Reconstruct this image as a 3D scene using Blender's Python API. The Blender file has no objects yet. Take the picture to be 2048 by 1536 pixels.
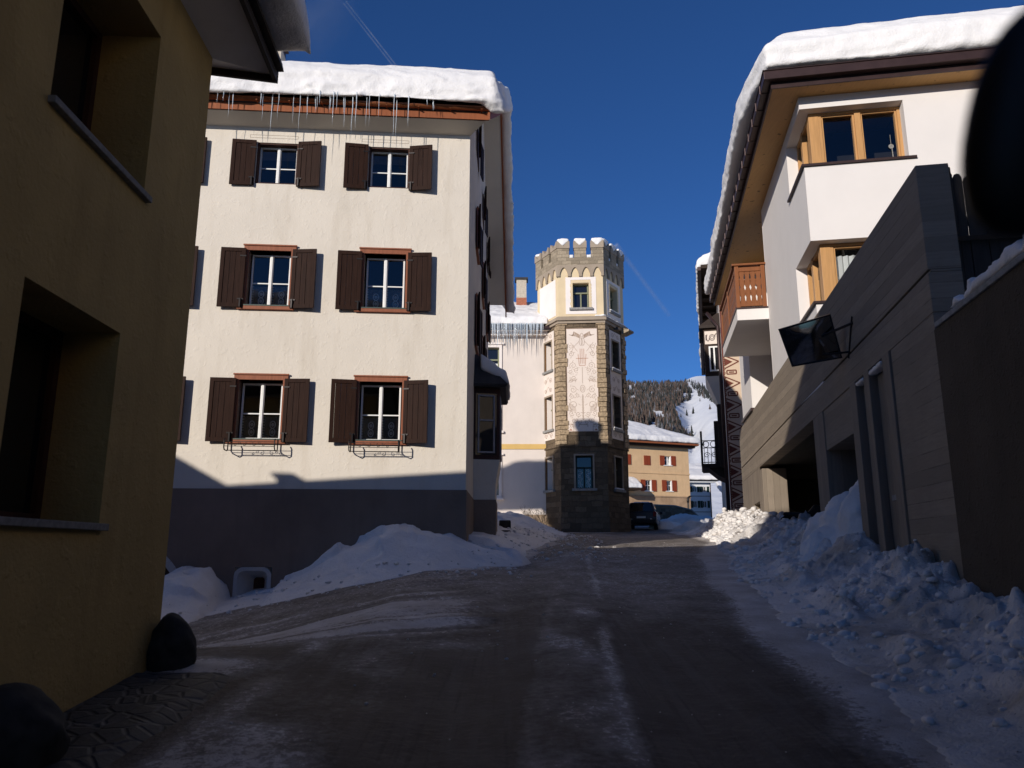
import bpy, bmesh, math, random
import numpy as np
from mathutils import Vector

S = bpy.context.scene
COL = S.collection
random.seed(7)

# ------------------------------------------------------------------ camera
F = 1538.0                      # focal length in photo pixels (2048 wide)
PITCH = math.radians(12.2)
cam_d = bpy.data.cameras.new('camera')
cam = bpy.data.objects.new('camera', cam_d)
COL.objects.link(cam)
cam.location = (0, 0, 0)
cam.rotation_euler = (math.radians(90) + PITCH, 0, 0)
cam_d.sensor_width = 36.0
cam_d.lens = 36.0 * F / 2048.0
cam_d.clip_start = 0.05
cam_d.clip_end = 30000
cam_d.dof.use_dof = True
cam_d.dof.focus_distance = 18.0
cam_d.dof.aperture_fstop = cam_d.lens / 8.0     # 8 mm opening: only the mirror housing close by blurs
S.camera = cam

# ------------------------------------------------------------------ light
SUN_EL = math.radians(17.5)
SUN_AZ = math.radians(35.0)     # direction the light travels, from +Y towards +X
LD = Vector((math.sin(SUN_AZ) * math.cos(SUN_EL), math.cos(SUN_AZ) * math.cos(SUN_EL), -math.sin(SUN_EL)))
w = bpy.data.worlds.new('World')
S.world = w
w.use_nodes = True
nt = w.node_tree
nt.nodes.clear()
sky = nt.nodes.new('ShaderNodeTexSky')
sky.sky_type = 'NISHITA'
sky.sun_disc = False
sky.sun_elevation = SUN_EL
sky.sun_rotation = SUN_AZ + math.pi
sky.altitude = 1800
sky.air_density = 1.0
sky.dust_density = 0.15
sky.ozone_density = 3.0
bg = nt.nodes.new('ShaderNodeBackground')
bg.inputs['Strength'].default_value = 0.07
ow = nt.nodes.new('ShaderNodeOutputWorld')
tint = nt.nodes.new('ShaderNodeMix'); tint.data_type = 'RGBA'; tint.blend_type = 'MULTIPLY'      # thin, dry mountain air: a deeper blue
tint.inputs[0].default_value = 1.0
tint.inputs[7].default_value = (0.42, 0.80, 1.32, 1)
nt.links.new(sky.outputs[0], tint.inputs[6])
nt.links.new(tint.outputs[2], bg.inputs['Color'])
nt.links.new(bg.outputs[0], ow.inputs['Surface'])
sl = bpy.data.lights.new('sun', 'SUN')
sl.energy = 4.25
sl.angle = math.radians(0.5)
sl.color = (1.0, 0.93, 0.84)
so = bpy.data.objects.new('sun', sl)
COL.objects.link(so)
so.location = (-30, -50, 40)
so.rotation_euler = LD.to_track_quat('-Z', 'Y').to_euler()
S.view_settings.view_transform = 'Standard'
S.view_settings.look = 'None'
S.view_settings.gamma = 1.0
S.view_settings.use_curve_mapping = False
S.view_settings.exposure = 0.0
S.cycles.max_bounces = 6
S.cycles.transparent_max_bounces = 12
S.cycles.caustics_reflective = False
S.cycles.caustics_refractive = False

# ------------------------------------------------------------------ measuring
cP, sP = math.cos(PITCH), math.sin(PITCH)
def ray(u, v):
    a = (u - 1024) / F; b = (768 - v) / F
    return (a, cP - b * sP, sP + b * cP)

class Face:
    """A vertical wall plane: origin, direction to the right seen from outside, outward normal."""
    def __init__(s, x, y, rx, ry, tilt=0.0, s0=0.0, k=1.0):
        l = math.hypot(rx, ry)
        s.o = (x, y); s.r = (rx / l, ry / l); s.n = (ry / l, -rx / l); s.tilt = tilt; s.s0 = s0; s.k = k
    def loc(s, a, d, z):
        if s.k != 1.0: a, d, z = a * s.k, d * s.k, z * s.k
        return (s.o[0] + a * s.r[0] + d * s.n[0], s.o[1] + a * s.r[1] + d * s.n[1], z + s.tilt * (a - s.s0))
    def px(s, u, v, d=0.0):
        D = ray(u, v); ox = s.o[0] + d * s.n[0]; oy = s.o[1] + d * s.n[1]
        t = (ox * s.n[0] + oy * s.n[1]) / (D[0] * s.n[0] + D[1] * s.n[1])
        x, y, z = [t * k for k in D]
        a = (x - s.o[0]) * s.r[0] + (y - s.o[1]) * s.r[1]
        return a, z - s.tilt * (a - s.s0)
WORLD = Face(0, 0, 1, 0)        # s = x, d = -y

# ------------------------------------------------------------------ noise
_rng = np.random.RandomState(3)
_tab = _rng.rand(256, 256)
def vnoise(x, y, o=0):
    x = np.asarray(x, float) + o * 17.3; y = np.asarray(y, float) + o * 41.7
    xi = np.floor(x).astype(int); yi = np.floor(y).astype(int)
    fx = x - xi; fy = y - yi
    fx = fx * fx * (3 - 2 * fx); fy = fy * fy * (3 - 2 * fy)
    g = lambda i, j: _tab[i & 255, j & 255]
    return (g(xi, yi) * (1 - fx) + g(xi + 1, yi) * fx) * (1 - fy) + (g(xi, yi + 1) * (1 - fx) + g(xi + 1, yi + 1) * fx) * fy
def fbm(x, y, oct=4, o=0):
    r = 0; a = 0.5; t = 0
    for k in range(oct):
        r = r + a * vnoise(x * 2 ** k, y * 2 ** k, o + k); t += a; a *= 0.5
    return r / t
def worley(x, y, o=0):
    """distance to the nearest scattered point and that cell's own random number"""
    x = np.asarray(x, float); y = np.asarray(y, float); xi = np.floor(x).astype(int); yi = np.floor(y).astype(int)
    best = np.full(x.shape, 9.0); val = np.zeros(x.shape)
    for i in (-1, 0, 1):
        for j in (-1, 0, 1):
            a, b = (xi + i + o * 7) & 255, (yi + j + o * 13) & 255
            px, py = xi + i + _tab[a, b], yi + j + _tab[b, (a + 91) & 255]
            d = np.hypot(x - px, y - py); m_ = d < best
            best = np.where(m_, d, best); val = np.where(m_, _tab[(a + 37) & 255, (b + 53) & 255], val)
    return best, val
def clods(x, y, o=0, keep=.55):
    d, v = worley(x, y, o)
    return np.sqrt(np.clip(1 - (d / .62) ** 2, 0, 1)) * np.clip((v - (1 - keep)) / keep, 0, 1)
def sstep(a, b, x):
    t = np.clip((np.asarray(x, float) - a) / (b - a), 0, 1)
    return t * t * (3 - 2 * t)

# ------------------------------------------------------------------ materials
MATS = {}
def N(nt, t, **kw):
    n = nt.nodes.new(t)
    for k, v in kw.items(): setattr(n, k, v)
    return n
def base_mat(name):
    m = bpy.data.materials.new(name); m.use_nodes = True
    nt = m.node_tree; b = nt.nodes['Principled BSDF']
    MATS[name] = m
    return m, nt, b
def mixc(nt, fac, a, b, blend='MIX'):
    n = nt.nodes.new('ShaderNodeMix'); n.data_type = 'RGBA'; n.blend_type = blend
    for sock, val in ((n.inputs[0], fac), (n.inputs[6], a), (n.inputs[7], b)):
        if hasattr(val, 'is_linked'): nt.links.new(val, sock)
        elif isinstance(val, (tuple, list)): sock.default_value = (*val[:3], 1)
        else: sock.default_value = val
    return n.outputs[2]
def noise(nt, vec, scale, detail=4, rough=0.55, stretch=None):
    if stretch:
        mp = nt.nodes.new('ShaderNodeMapping'); mp.inputs['Scale'].default_value = stretch
        nt.links.new(vec, mp.inputs[0]); vec = mp.outputs[0]
    n = nt.nodes.new('ShaderNodeTexNoise')
    n.inputs['Scale'].default_value = scale; n.inputs['Detail'].default_value = detail; n.inputs['Roughness'].default_value = rough
    nt.links.new(vec, n.inputs['Vector'])
    return n.outputs['Fac']
def ramp(nt, fac, p0, p1, c0=(0, 0, 0), c1=(1, 1, 1)):
    r = nt.nodes.new('ShaderNodeValToRGB')
    r.color_ramp.elements[0].position = p0; r.color_ramp.elements[1].position = p1
    r.color_ramp.elements[0].color = (*c0, 1); r.color_ramp.elements[1].color = (*c1, 1)
    nt.links.new(fac, r.inputs[0])
    return r.outputs[0]
def math_(nt, op, a, b=0.0):
    n = nt.nodes.new('ShaderNodeMath'); n.operation = op
    for i, v in enumerate((a, b)):
        if hasattr(v, 'is_linked'): nt.links.new(v, n.inputs[i])
        else: n.inputs[i].default_value = v
    return n.outputs[0]
def bump(nt, b, h, strength, dist, prev=None):
    n = nt.nodes.new('ShaderNodeBump'); n.inputs['Strength'].default_value = strength; n.inputs['Distance'].default_value = dist
    nt.links.new(h, n.inputs['Height'])
    if prev: nt.links.new(prev, n.inputs['Normal'])
    nt.links.new(n.outputs[0], b.inputs['Normal'])
    return n.outputs[0]
def coord(nt, which='Object'):
    t = nt.nodes.new('ShaderNodeTexCoord'); return t.outputs[which]

def plaster(name, c, var=0.12, scale=18, bs=0.5, bd=0.012, stain=0.0, rough=0.9):
    m, nt, b = base_mat(name); v = coord(nt)
    n1 = noise(nt, v, 1.3, 5); n2 = noise(nt, v, scale, 5, 0.6)
    dark = tuple(k * (1 - var) for k in c); light = tuple(min(1, k * (1 + var * 0.5)) for k in c)
    col = mixc(nt, ramp(nt, n1, 0.3, 0.7), dark, light)
    if stain:
        st = noise(nt, v, 1.6, 5, 0.6, (2.2, 2.2, 0.35))
        col = mixc(nt, math_(nt, 'MULTIPLY', ramp(nt, st, 0.52, 0.75), stain), col, tuple(k * 0.62 * q for k, q in zip(c, (1, .92, .8))))
    nt.links.new(col, b.inputs['Base Color']); b.inputs['Roughness'].default_value = rough
    b.inputs['Specular IOR Level'].default_value = 0.2
    p = bump(nt, b, n2, bs, bd)
    n3 = noise(nt, v, scale * 0.28, 3)
    bump(nt, b, ramp(nt, n3, 0.56, 0.68), bs * 0.6, bd, p)
    return m
def wood(name, c, rough=0.6, grain=1.0, axis='z', spec=0.2, knots=False):
    m, nt, b = base_mat(name); v = coord(nt)
    st = {'z': (14, 14, 1.2), 'x': (1.2, 14, 14), 'y': (14, 1.2, 14)}[axis]
    n1 = noise(nt, v, 2.2, 6, 0.6, st); n2 = noise(nt, v, 0.9, 3)
    col = mixc(nt, ramp(nt, n1, 0.3, 0.72), tuple(k * (1 - .5 * grain) for k in c), tuple(min(1, k * (1 + .35 * grain)) for k in c))
    col = mixc(nt, math_(nt, 'MULTIPLY', n2, 0.5), col, tuple(k * 0.7 for k in c))
    if knots: col = mixc(nt, ramp(nt, noise(nt, v, 7.0, 2, 0.4), 0.68, 0.74), col, tuple(k * 0.35 for k in c))
    nt.links.new(col, b.inputs['Base Color']); b.inputs['Roughness'].default_value = rough
    b.inputs['Specular IOR Level'].default_value = spec
    bump(nt, b, n1, 0.35, 0.004)
    return m
def plain(name, c, rough=0.6, metal=0.0, var=0.15, scale=9, bs=0.15):
    m, nt, b = base_mat(name); v = coord(nt)
    n1 = noise(nt, v, scale, 4)
    col = mixc(nt, ramp(nt, n1, 0.3, 0.7), tuple(k * (1 - var) for k in c), tuple(min(1, k * (1 + var)) for k in c))
    nt.links.new(col, b.inputs['Base Color']); b.inputs['Roughness'].default_value = rough; b.inputs['Metallic'].default_value = metal
    b.inputs['Specular IOR Level'].default_value = 0.3
    if bs: bump(nt, b, n1, bs, 0.004)
    return m
def snow_mat(name, dirt=0.0, crumb=0.5, c=(0.80, 0.82, 0.86)):
    m, nt, b = base_mat(name); v = coord(nt)
    n1 = noise(nt, v, 3.5, 6, 0.6); n2 = noise(nt, v, 28, 5, 0.65)
    col = mixc(nt, ramp(nt, n1, 0.3, 0.75), tuple(k * 0.93 for k in c), c)
    if dirt:
        n4 = noise(nt, v, 1.1, 5, 0.62); n5 = noise(nt, v, 42, 3, 0.6)
        d = math_(nt, 'MULTIPLY', ramp(nt, n4, 0.42, 0.72), dirt)
        col = mixc(nt, d, col, (0.27, 0.22, 0.17))
        col = mixc(nt, math_(nt, 'MULTIPLY', ramp(nt, n5, 0.64, 0.72), min(1, dirt * 1.3)), col, (0.10, 0.08, 0.06))
    nt.links.new(col, b.inputs['Base Color']); b.inputs['Roughness'].default_value = 0.55
    b.inputs['Specular IOR Level'].default_value = 0.25
    p = bump(nt, b, n1, 0.5 * crumb, 0.06)
    p = bump(nt, b, noise(nt, v, 11, 5, 0.7), 0.55 * crumb, 0.03, p)
    bump(nt, b, n2, 0.7 * crumb, 0.014, p)
    return m
def masonry(name, c, mortar, bw=0.55, bh=0.28, rough_b=1.0, ms=0.018, var=0.5, warp=(0.10, 0.06, 0)):
    m, nt, b = base_mat(name)
    uv = coord(nt, 'UV'); v = coord(nt)
    wv = nt.nodes.new('ShaderNodeTexNoise'); wv.inputs['Scale'].default_value = 2.5; nt.links.new(uv, wv.inputs['Vector'])
    dis = nt.nodes.new('ShaderNodeVectorMath'); dis.operation = 'MULTIPLY_ADD'
    nt.links.new(wv.outputs['Color'], dis.inputs[0]); dis.inputs[1].default_value = warp; nt.links.new(uv, dis.inputs[2])
    br = nt.nodes.new('ShaderNodeTexBrick')
    nt.links.new(dis.outputs[0], br.inputs['Vector'])
    br.inputs['Scale'].default_value = 1.0; br.inputs['Brick Width'].default_value = bw; br.inputs['Row Height'].default_value = bh
    br.inputs['Mortar Size'].default_value = ms; br.inputs['Mortar Smooth'].default_value = 0.4; br.inputs['Bias'].default_value = 0.0
    br.squash = 0.7; br.squash_frequency = 3
    br.inputs['Color1'].default_value = (*[k * (1 - var) for k in c], 1)
    br.inputs['Color2'].default_value = (*[min(1, k * (1 + var * .55)) for k in c], 1)
    br.inputs['Mortar'].default_value = (*mortar, 1)
    n1 = noise(nt, v, 7, 6, 0.65)
    col = mixc(nt, ramp(nt, n1, 0.35, 0.7), br.outputs['Color'], tuple(k * 0.6 for k in c))
    nt.links.new(mixc(nt, 0.55, br.outputs['Color'], col), b.inputs['Base Color'])
    b.inputs['Roughness'].default_value = 0.9; b.inputs['Specular IOR Level'].default_value = 0.15
    p = bump(nt, b, math_(nt, 'SUBTRACT', 1.0, br.outputs['Fac']), 0.9, 0.03 * rough_b)
    bump(nt, b, n1, 0.9, 0.05 * rough_b, p)
    return m
def boards(name, c, step=0.16, vertical=False, var=0.25):
    """Concrete that shows the boards of its formwork."""
    m, nt, b = base_mat(name)
    uv = coord(nt, 'UV'); v = coord(nt)
    sep = nt.nodes.new('ShaderNodeSeparateXYZ'); nt.links.new(uv, sep.inputs[0])
    q = math_(nt, 'DIVIDE', sep.outputs['X' if vertical else 'Y'], step)
    fl = math_(nt, 'FLOOR', q); fr = math_(nt, 'FRACT', q)
    wn = nt.nodes.new('ShaderNodeTexWhiteNoise'); wn.noise_dimensions = '1D'; nt.links.new(fl, wn.inputs['W'])
    edge = math_(nt, 'LESS_THAN', math_(nt, 'MINIMUM', fr, math_(nt, 'SUBTRACT', 1.0, fr)), 0.035)
    st = (22, 22, 2.0) if vertical else (2.0, 2.0, 22)
    g = noise(nt, v, 1.5, 6, 0.65, st); n2 = noise(nt, v, 1.1, 5, 0.6); n3 = noise(nt, v, 30, 4, 0.6)
    col = mixc(nt, wn.outputs['Value'], tuple(k * (1 - var) for k in c), tuple(k * (1 + var * .6) for k in c))
    col = mixc(nt, math_(nt, 'MULTIPLY', ramp(nt, g, 0.35, 0.75), 0.55), col, tuple(k * 0.62 for k in c))
    col = mixc(nt, math_(nt, 'MULTIPLY', ramp(nt, n2, 0.45, 0.7), 0.5), col, tuple(k * 0.7 for k in c))
    edge = math_(nt, 'MULTIPLY', edge, ramp(nt, noise(nt, v, 0.9, 4, 0.7), 0.42, 0.62))
    col = mixc(nt, math_(nt, 'MULTIPLY', edge, 0.75), col, tuple(k * 0.40 for k in c))
    nt.links.new(col, b.inputs['Base Color']); b.inputs['Roughness'].default_value = 0.85; b.inputs['Specular IOR Level'].default_value = 0.2
    p = bump(nt, b, math_(nt, 'SUBTRACT', wn.outputs['Value'], edge), 0.6, 0.008)
    p = bump(nt, b, g, 0.5, 0.006, p)
    bump(nt, b, n3, 0.4, 0.004, p)
    return m
def glass(name, tint=(0.9, 0.93, 0.95), opaque=0.0, inner=(0.01, 0.01, 0.012)):
    """A pane: fresnel mirror over clear glass (or over a dark room when opaque)."""
    m = bpy.data.materials.new(name); m.use_nodes = True; nt = m.node_tree; nt.nodes.clear(); MATS[name] = m
    o = N(nt, 'ShaderNodeOutputMaterial'); fr = N(nt, 'ShaderNodeFresnel'); fr.inputs['IOR'].default_value = 1.75
    gl = N(nt, 'ShaderNodeBsdfGlossy'); gl.inputs['Roughness'].default_value = 0.015
    nn = noise(nt, coord(nt), 1.7, 2); bp = nt.nodes.new('ShaderNodeBump'); bp.inputs['Strength'].default_value = 0.06; bp.inputs['Distance'].default_value = 0.03
    nt.links.new(nn, bp.inputs['Height']); nt.links.new(bp.outputs[0], gl.inputs['Normal'])
    if opaque:
        tr = N(nt, 'ShaderNodeBsdfDiffuse'); tr.inputs['Color'].default_value = (*inner, 1)
    else:
        tr = N(nt, 'ShaderNodeBsdfTransparent'); tr.inputs['Color'].default_value = (*tint, 1)
    mx = N(nt, 'ShaderNodeMixShader')
    nt.links.new(fr.outputs[0], mx.inputs[0]); nt.links.new(tr.outputs[0], mx.inputs[1]); nt.links.new(gl.outputs[0], mx.inputs[2])
    nt.links.new(mx.outputs[0], o.inputs['Surface'])
    return m
def veil(name, c, alpha):
    m, nt, b = base_mat(name)
    b.inputs['Base Color'].default_value = (*c, 1); b.inputs['Alpha'].default_value = alpha; b.inputs['Roughness'].default_value = 0.9
    return m
def ice_mat():
    m = bpy.data.materials.new('ice'); m.use_nodes = True; nt = m.node_tree; nt.nodes.clear(); MATS['ice'] = m
    o = N(nt, 'ShaderNodeOutputMaterial'); p = N(nt, 'ShaderNodeBsdfPrincipled'); t = N(nt, 'ShaderNodeBsdfTransparent'); mx = N(nt, 'ShaderNodeMixShader')
    nz = noise(nt, coord(nt), 30, 3); 
    p.inputs['Base Color'].default_value = (0.82, 0.88, 0.93, 1); p.inputs['Roughness'].default_value = 0.12
    t.inputs['Color'].default_value = (0.86, 0.92, 0.96, 1)
    nt.links.new(ramp(nt, nz, 0.3, 0.7, (.35, .35, .35), (.75, .75, .75)), mx.inputs[0])
    nt.links.new(t.outputs[0], mx.inputs[1]); nt.links.new(p.outputs[0], mx.inputs[2]); nt.links.new(mx.outputs[0], o.inputs['Surface'])
    return m

plaster('cream', (0.70, 0.635, 0.545), 0.05, 36, 0.55, 0.008, 0.30)
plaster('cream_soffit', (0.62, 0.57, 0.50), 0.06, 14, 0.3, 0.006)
plaster('plinth_grey', (0.235, 0.175, 0.135), 0.18, 22, 0.6, 0.01, 0.3)
plaster('yellow', (0.43, 0.30, 0.115), 0.15, 30, 0.7, 0.010, 0.45)
plaster('grey_soffit', (0.72, 0.69, 0.66), 0.10, 10, 0.3, 0.006, 0.3)
plaster('white_wall', (0.74, 0.70, 0.67), 0.04, 40, 0.25, 0.003)
plaster('museum_wall', (0.72, 0.64, 0.575), 0.05, 30, 0.3, 0.004, 0.1)
plaster('museum_base', (0.34, 0.25, 0.17), 0.2, 20, 0.5, 0.01, 0.4)
plaster('ochre_band', (0.66, 0.44, 0.16), 0.1, 20, 0.3, 0.004)
plaster('tower_cream', (0.70, 0.56, 0.36), 0.08, 20, 0.3, 0.005, 0.15)
plaster('tower_white', (0.82, 0.75, 0.70), 0.05, 30, 0.3, 0.004)
plaster('fresco', (0.76, 0.66, 0.58), 0.06, 30, 0.3, 0.004, 0.1)
plaster('cement', (0.36, 0.29, 0.22), 0.15, 24, 0.5, 0.008, 0.2)
plaster('ochre', (0.68, 0.46, 0.26), 0.08, 12, 0.3, 0.01, 0.25)
plaster('ochre_base', (0.40, 0.27, 0.17), 0.25, 6, 0.5, 0.02, 0.5)
plaster('far_white', (0.72, 0.73, 0.74), 0.05, 12, 0.2, 0.01)
plaster('sgraffito_wall', (0.62, 0.48, 0.35), 0.08, 30, 0.3, 0.004, 0.15)
plaster('sgraffito_white', (0.66, 0.60, 0.53), 0.06, 30, 0.3, 0.004, 0.15)
plaster('roughcast', (0.105, 0.08, 0.056), 0.25, 55, 1.0, 0.02, 0.3)
plaster('niche_white', (0.52, 0.49, 0.46), 0.15, 20, 0.5, 0.01, 0.4)
boards('concrete_h', (0.295, 0.240, 0.183), 0.18, False, 0.16)
boards('concrete_v', (0.28, 0.228, 0.176), 0.17, True, 0.16)
masonry('tower_stone', (0.165, 0.120, 0.078), (0.115, 0.085, 0.058), 0.58, 0.29, 1.5, 0.012, 0.45, (0.22, 0.13, 0))
masonry('parapet_stone', (0.37, 0.30, 0.215), (0.29, 0.235, 0.17), 0.5, 0.2, 0.5, 0.012, 0.35)
masonry('low_wall_stone', (0.20, 0.15, 0.11), (0.12, 0.1, 0.08), 0.5, 0.25)
plain('quoin', (0.33, 0.245, 0.155), 0.92, 0, 0.45, 9, 1.0)
wood('shutter_brown', (0.030, 0.0135, 0.009), 0.6, 0.8, spec=0.08)
wood('frame_red', (0.30, 0.105, 0.055), 0.55, 0.5)
wood('frame_dark', (0.075, 0.032, 0.022), 0.55, 0.6)
plain('sash_white', (0.80, 0.79, 0.76), 0.4, 0, 0.05)
plain('sash_grey', (0.34, 0.32, 0.32), 0.5, 0, 0.1)
plain('sill_stone', (0.20, 0.19, 0.175), 0.8, 0, 0.25, 25, 0.4)
plain('iron', (0.03, 0.026, 0.025), 0.45, 0.6, 0.2)
plain('gutter_copper', (0.23, 0.075, 0.028), 0.35, 0.35, 0.25, 5, 0.05)
plain('gutter_brown', (0.052, 0.030, 0.028), 0.4, 0.3, 0.15, 5, 0.05)
wood('fascia_dark', (0.035, 0.024, 0.02), 0.6, 0.6)
wood('fascia_copper', (0.30, 0.095, 0.038), 0.6, 0.4)
wood('pine', (0.50, 0.265, 0.085), 0.5, 0.35)
wood('pine_soffit', (0.56, 0.31, 0.11), 0.5, 0.25, 'y', knots=True)
wood('larch_frame', (0.55, 0.30, 0.12), 0.45, 0.35)
wood('rail_wood', (0.24, 0.085, 0.03), 0.5, 0.5)
wood('paling', (0.05, 0.045, 0.042), 0.8, 0.6)
wood('timber_dark', (0.045, 0.028, 0.02), 0.7, 0.7)
wood('shutter_red', (0.28, 0.055, 0.022), 0.55, 0.4)
plain('shutter_green', (0.012, 0.03, 0.022), 0.6)
plain('tile_dark', (0.045, 0.042, 0.042), 0.7, 0, 0.3, 6, 0.3)
plain('stone_grey', (0.26, 0.25, 0.235), 0.85, 0, 0.25, 12, 0.5)
plain('boulder', (0.026, 0.024, 0.022), 0.85, 0, 0.5, 8, 1.0)
plain('sgraffito_paint', (0.15, 0.045, 0.03), 0.9, 0, 0.2, 20, 0.1)
plain('fresco_line', (0.36, 0.25, 0.18), 0.9, 0, 0.2, 20, 0.1)
plain('fresco_red', (0.45, 0.24, 0.16), 0.9, 0, 0.2, 20, 0.1)
plain('room_dark', (0.012, 0.011, 0.011), 0.9, 0, 0.2)
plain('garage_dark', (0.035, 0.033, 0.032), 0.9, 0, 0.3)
plain('black_plastic', (0.009, 0.009, 0.01), 0.5, 0, 0.1, 9, 0)
plain('mirror_frame', (0.022, 0.023, 0.028), 0.35, 0.2, 0.1)
plain('car_paint', (0.055, 0.042, 0.034), 0.25, 0.6, 0.08, 4, 0)
plain('rubber', (0.012, 0.012, 0.012), 0.8)
plain('chrome', (0.55, 0.55, 0.55), 0.2, 0.9, 0.05, 4, 0)
plain('lamp_red', (0.20, 0.012, 0.01), 0.25)
plain('brick_red', (0.36, 0.13, 0.075), 0.9, 0, 0.3, 14)
plain('chimney_plaster', (0.50, 0.44, 0.36), 0.9, 0, 0.15, 9, 0.3)
plain('bark', (0.055, 0.04, 0.03), 0.9, 0, 0.3)
plain('conifer', (0.030, 0.033, 0.031), 0.9, 0, 0.4, 0.3, 0)
plain('conifer_frost', (0.115, 0.115, 0.125), 0.9, 0, 0.4, 0.3, 0)
plain('larch_brown', (0.085, 0.060, 0.048), 0.9, 0, 0.35, 0.3, 0)
plain('lace', (0.85, 0.84, 0.80), 0.9, 0, 0.03)
plain('seal_green', (0.07, 0.09, 0.075), 0.4, 0.2)
plain('window_green', (0.20, 0.21, 0.13), 0.5, 0, 0.1)
plain('wood_jamb', (0.25, 0.125, 0.05), 0.6, 0, 0.2)
plain('orange_plain', (0.75, 0.25, 0.05), 0.6)
veil('sheer', (0.72, 0.68, 0.62), 0.30)
veil('curtain_white', (0.80, 0.80, 0.78), 0.8)
glass('pane')
glass('pane_dark', opaque=1)
ice_mat()
snow_mat('roof_snow', 0, 0.6, (0.85, 0.83, 0.815))
snow_mat('snow_clean', 0.16, 0.8, (0.80, 0.765, 0.735))
snow_mat('snow_dirty', 0.95, 1.3, (0.74, 0.70, 0.665))
m, nt_, b_ = base_mat('mirror_glass')
b_.inputs['Base Color'].default_value = (0.20, 0.20, 0.21, 1); b_.inputs['Metallic'].default_value = 1.0; b_.inputs['Roughness'].default_value = 0.08
nz = noise(nt_, coord(nt_), 3.0, 4); bump(nt_, b_, nz, 0.10, 0.02)

# ------------------------------------------------------------------ objects
def thing(name, label, cat, loc, group=None):
    o = bpy.data.objects.new(name, None); COL.objects.link(o); o.location = loc
    o.empty_display_size = 0.3
    tag(o, label, cat, group); return o
def tag(o, label=None, cat=None, group=None, kind=None):
    if label: o['label'] = label
    if cat: o['category'] = cat
    if group: o['group'] = group
    if kind: o['kind'] = kind
    return o
def wloc(o):
    v = Vector((0, 0, 0))
    while o is not None:
        v = v + o.location; o = o.parent
    return v

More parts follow.
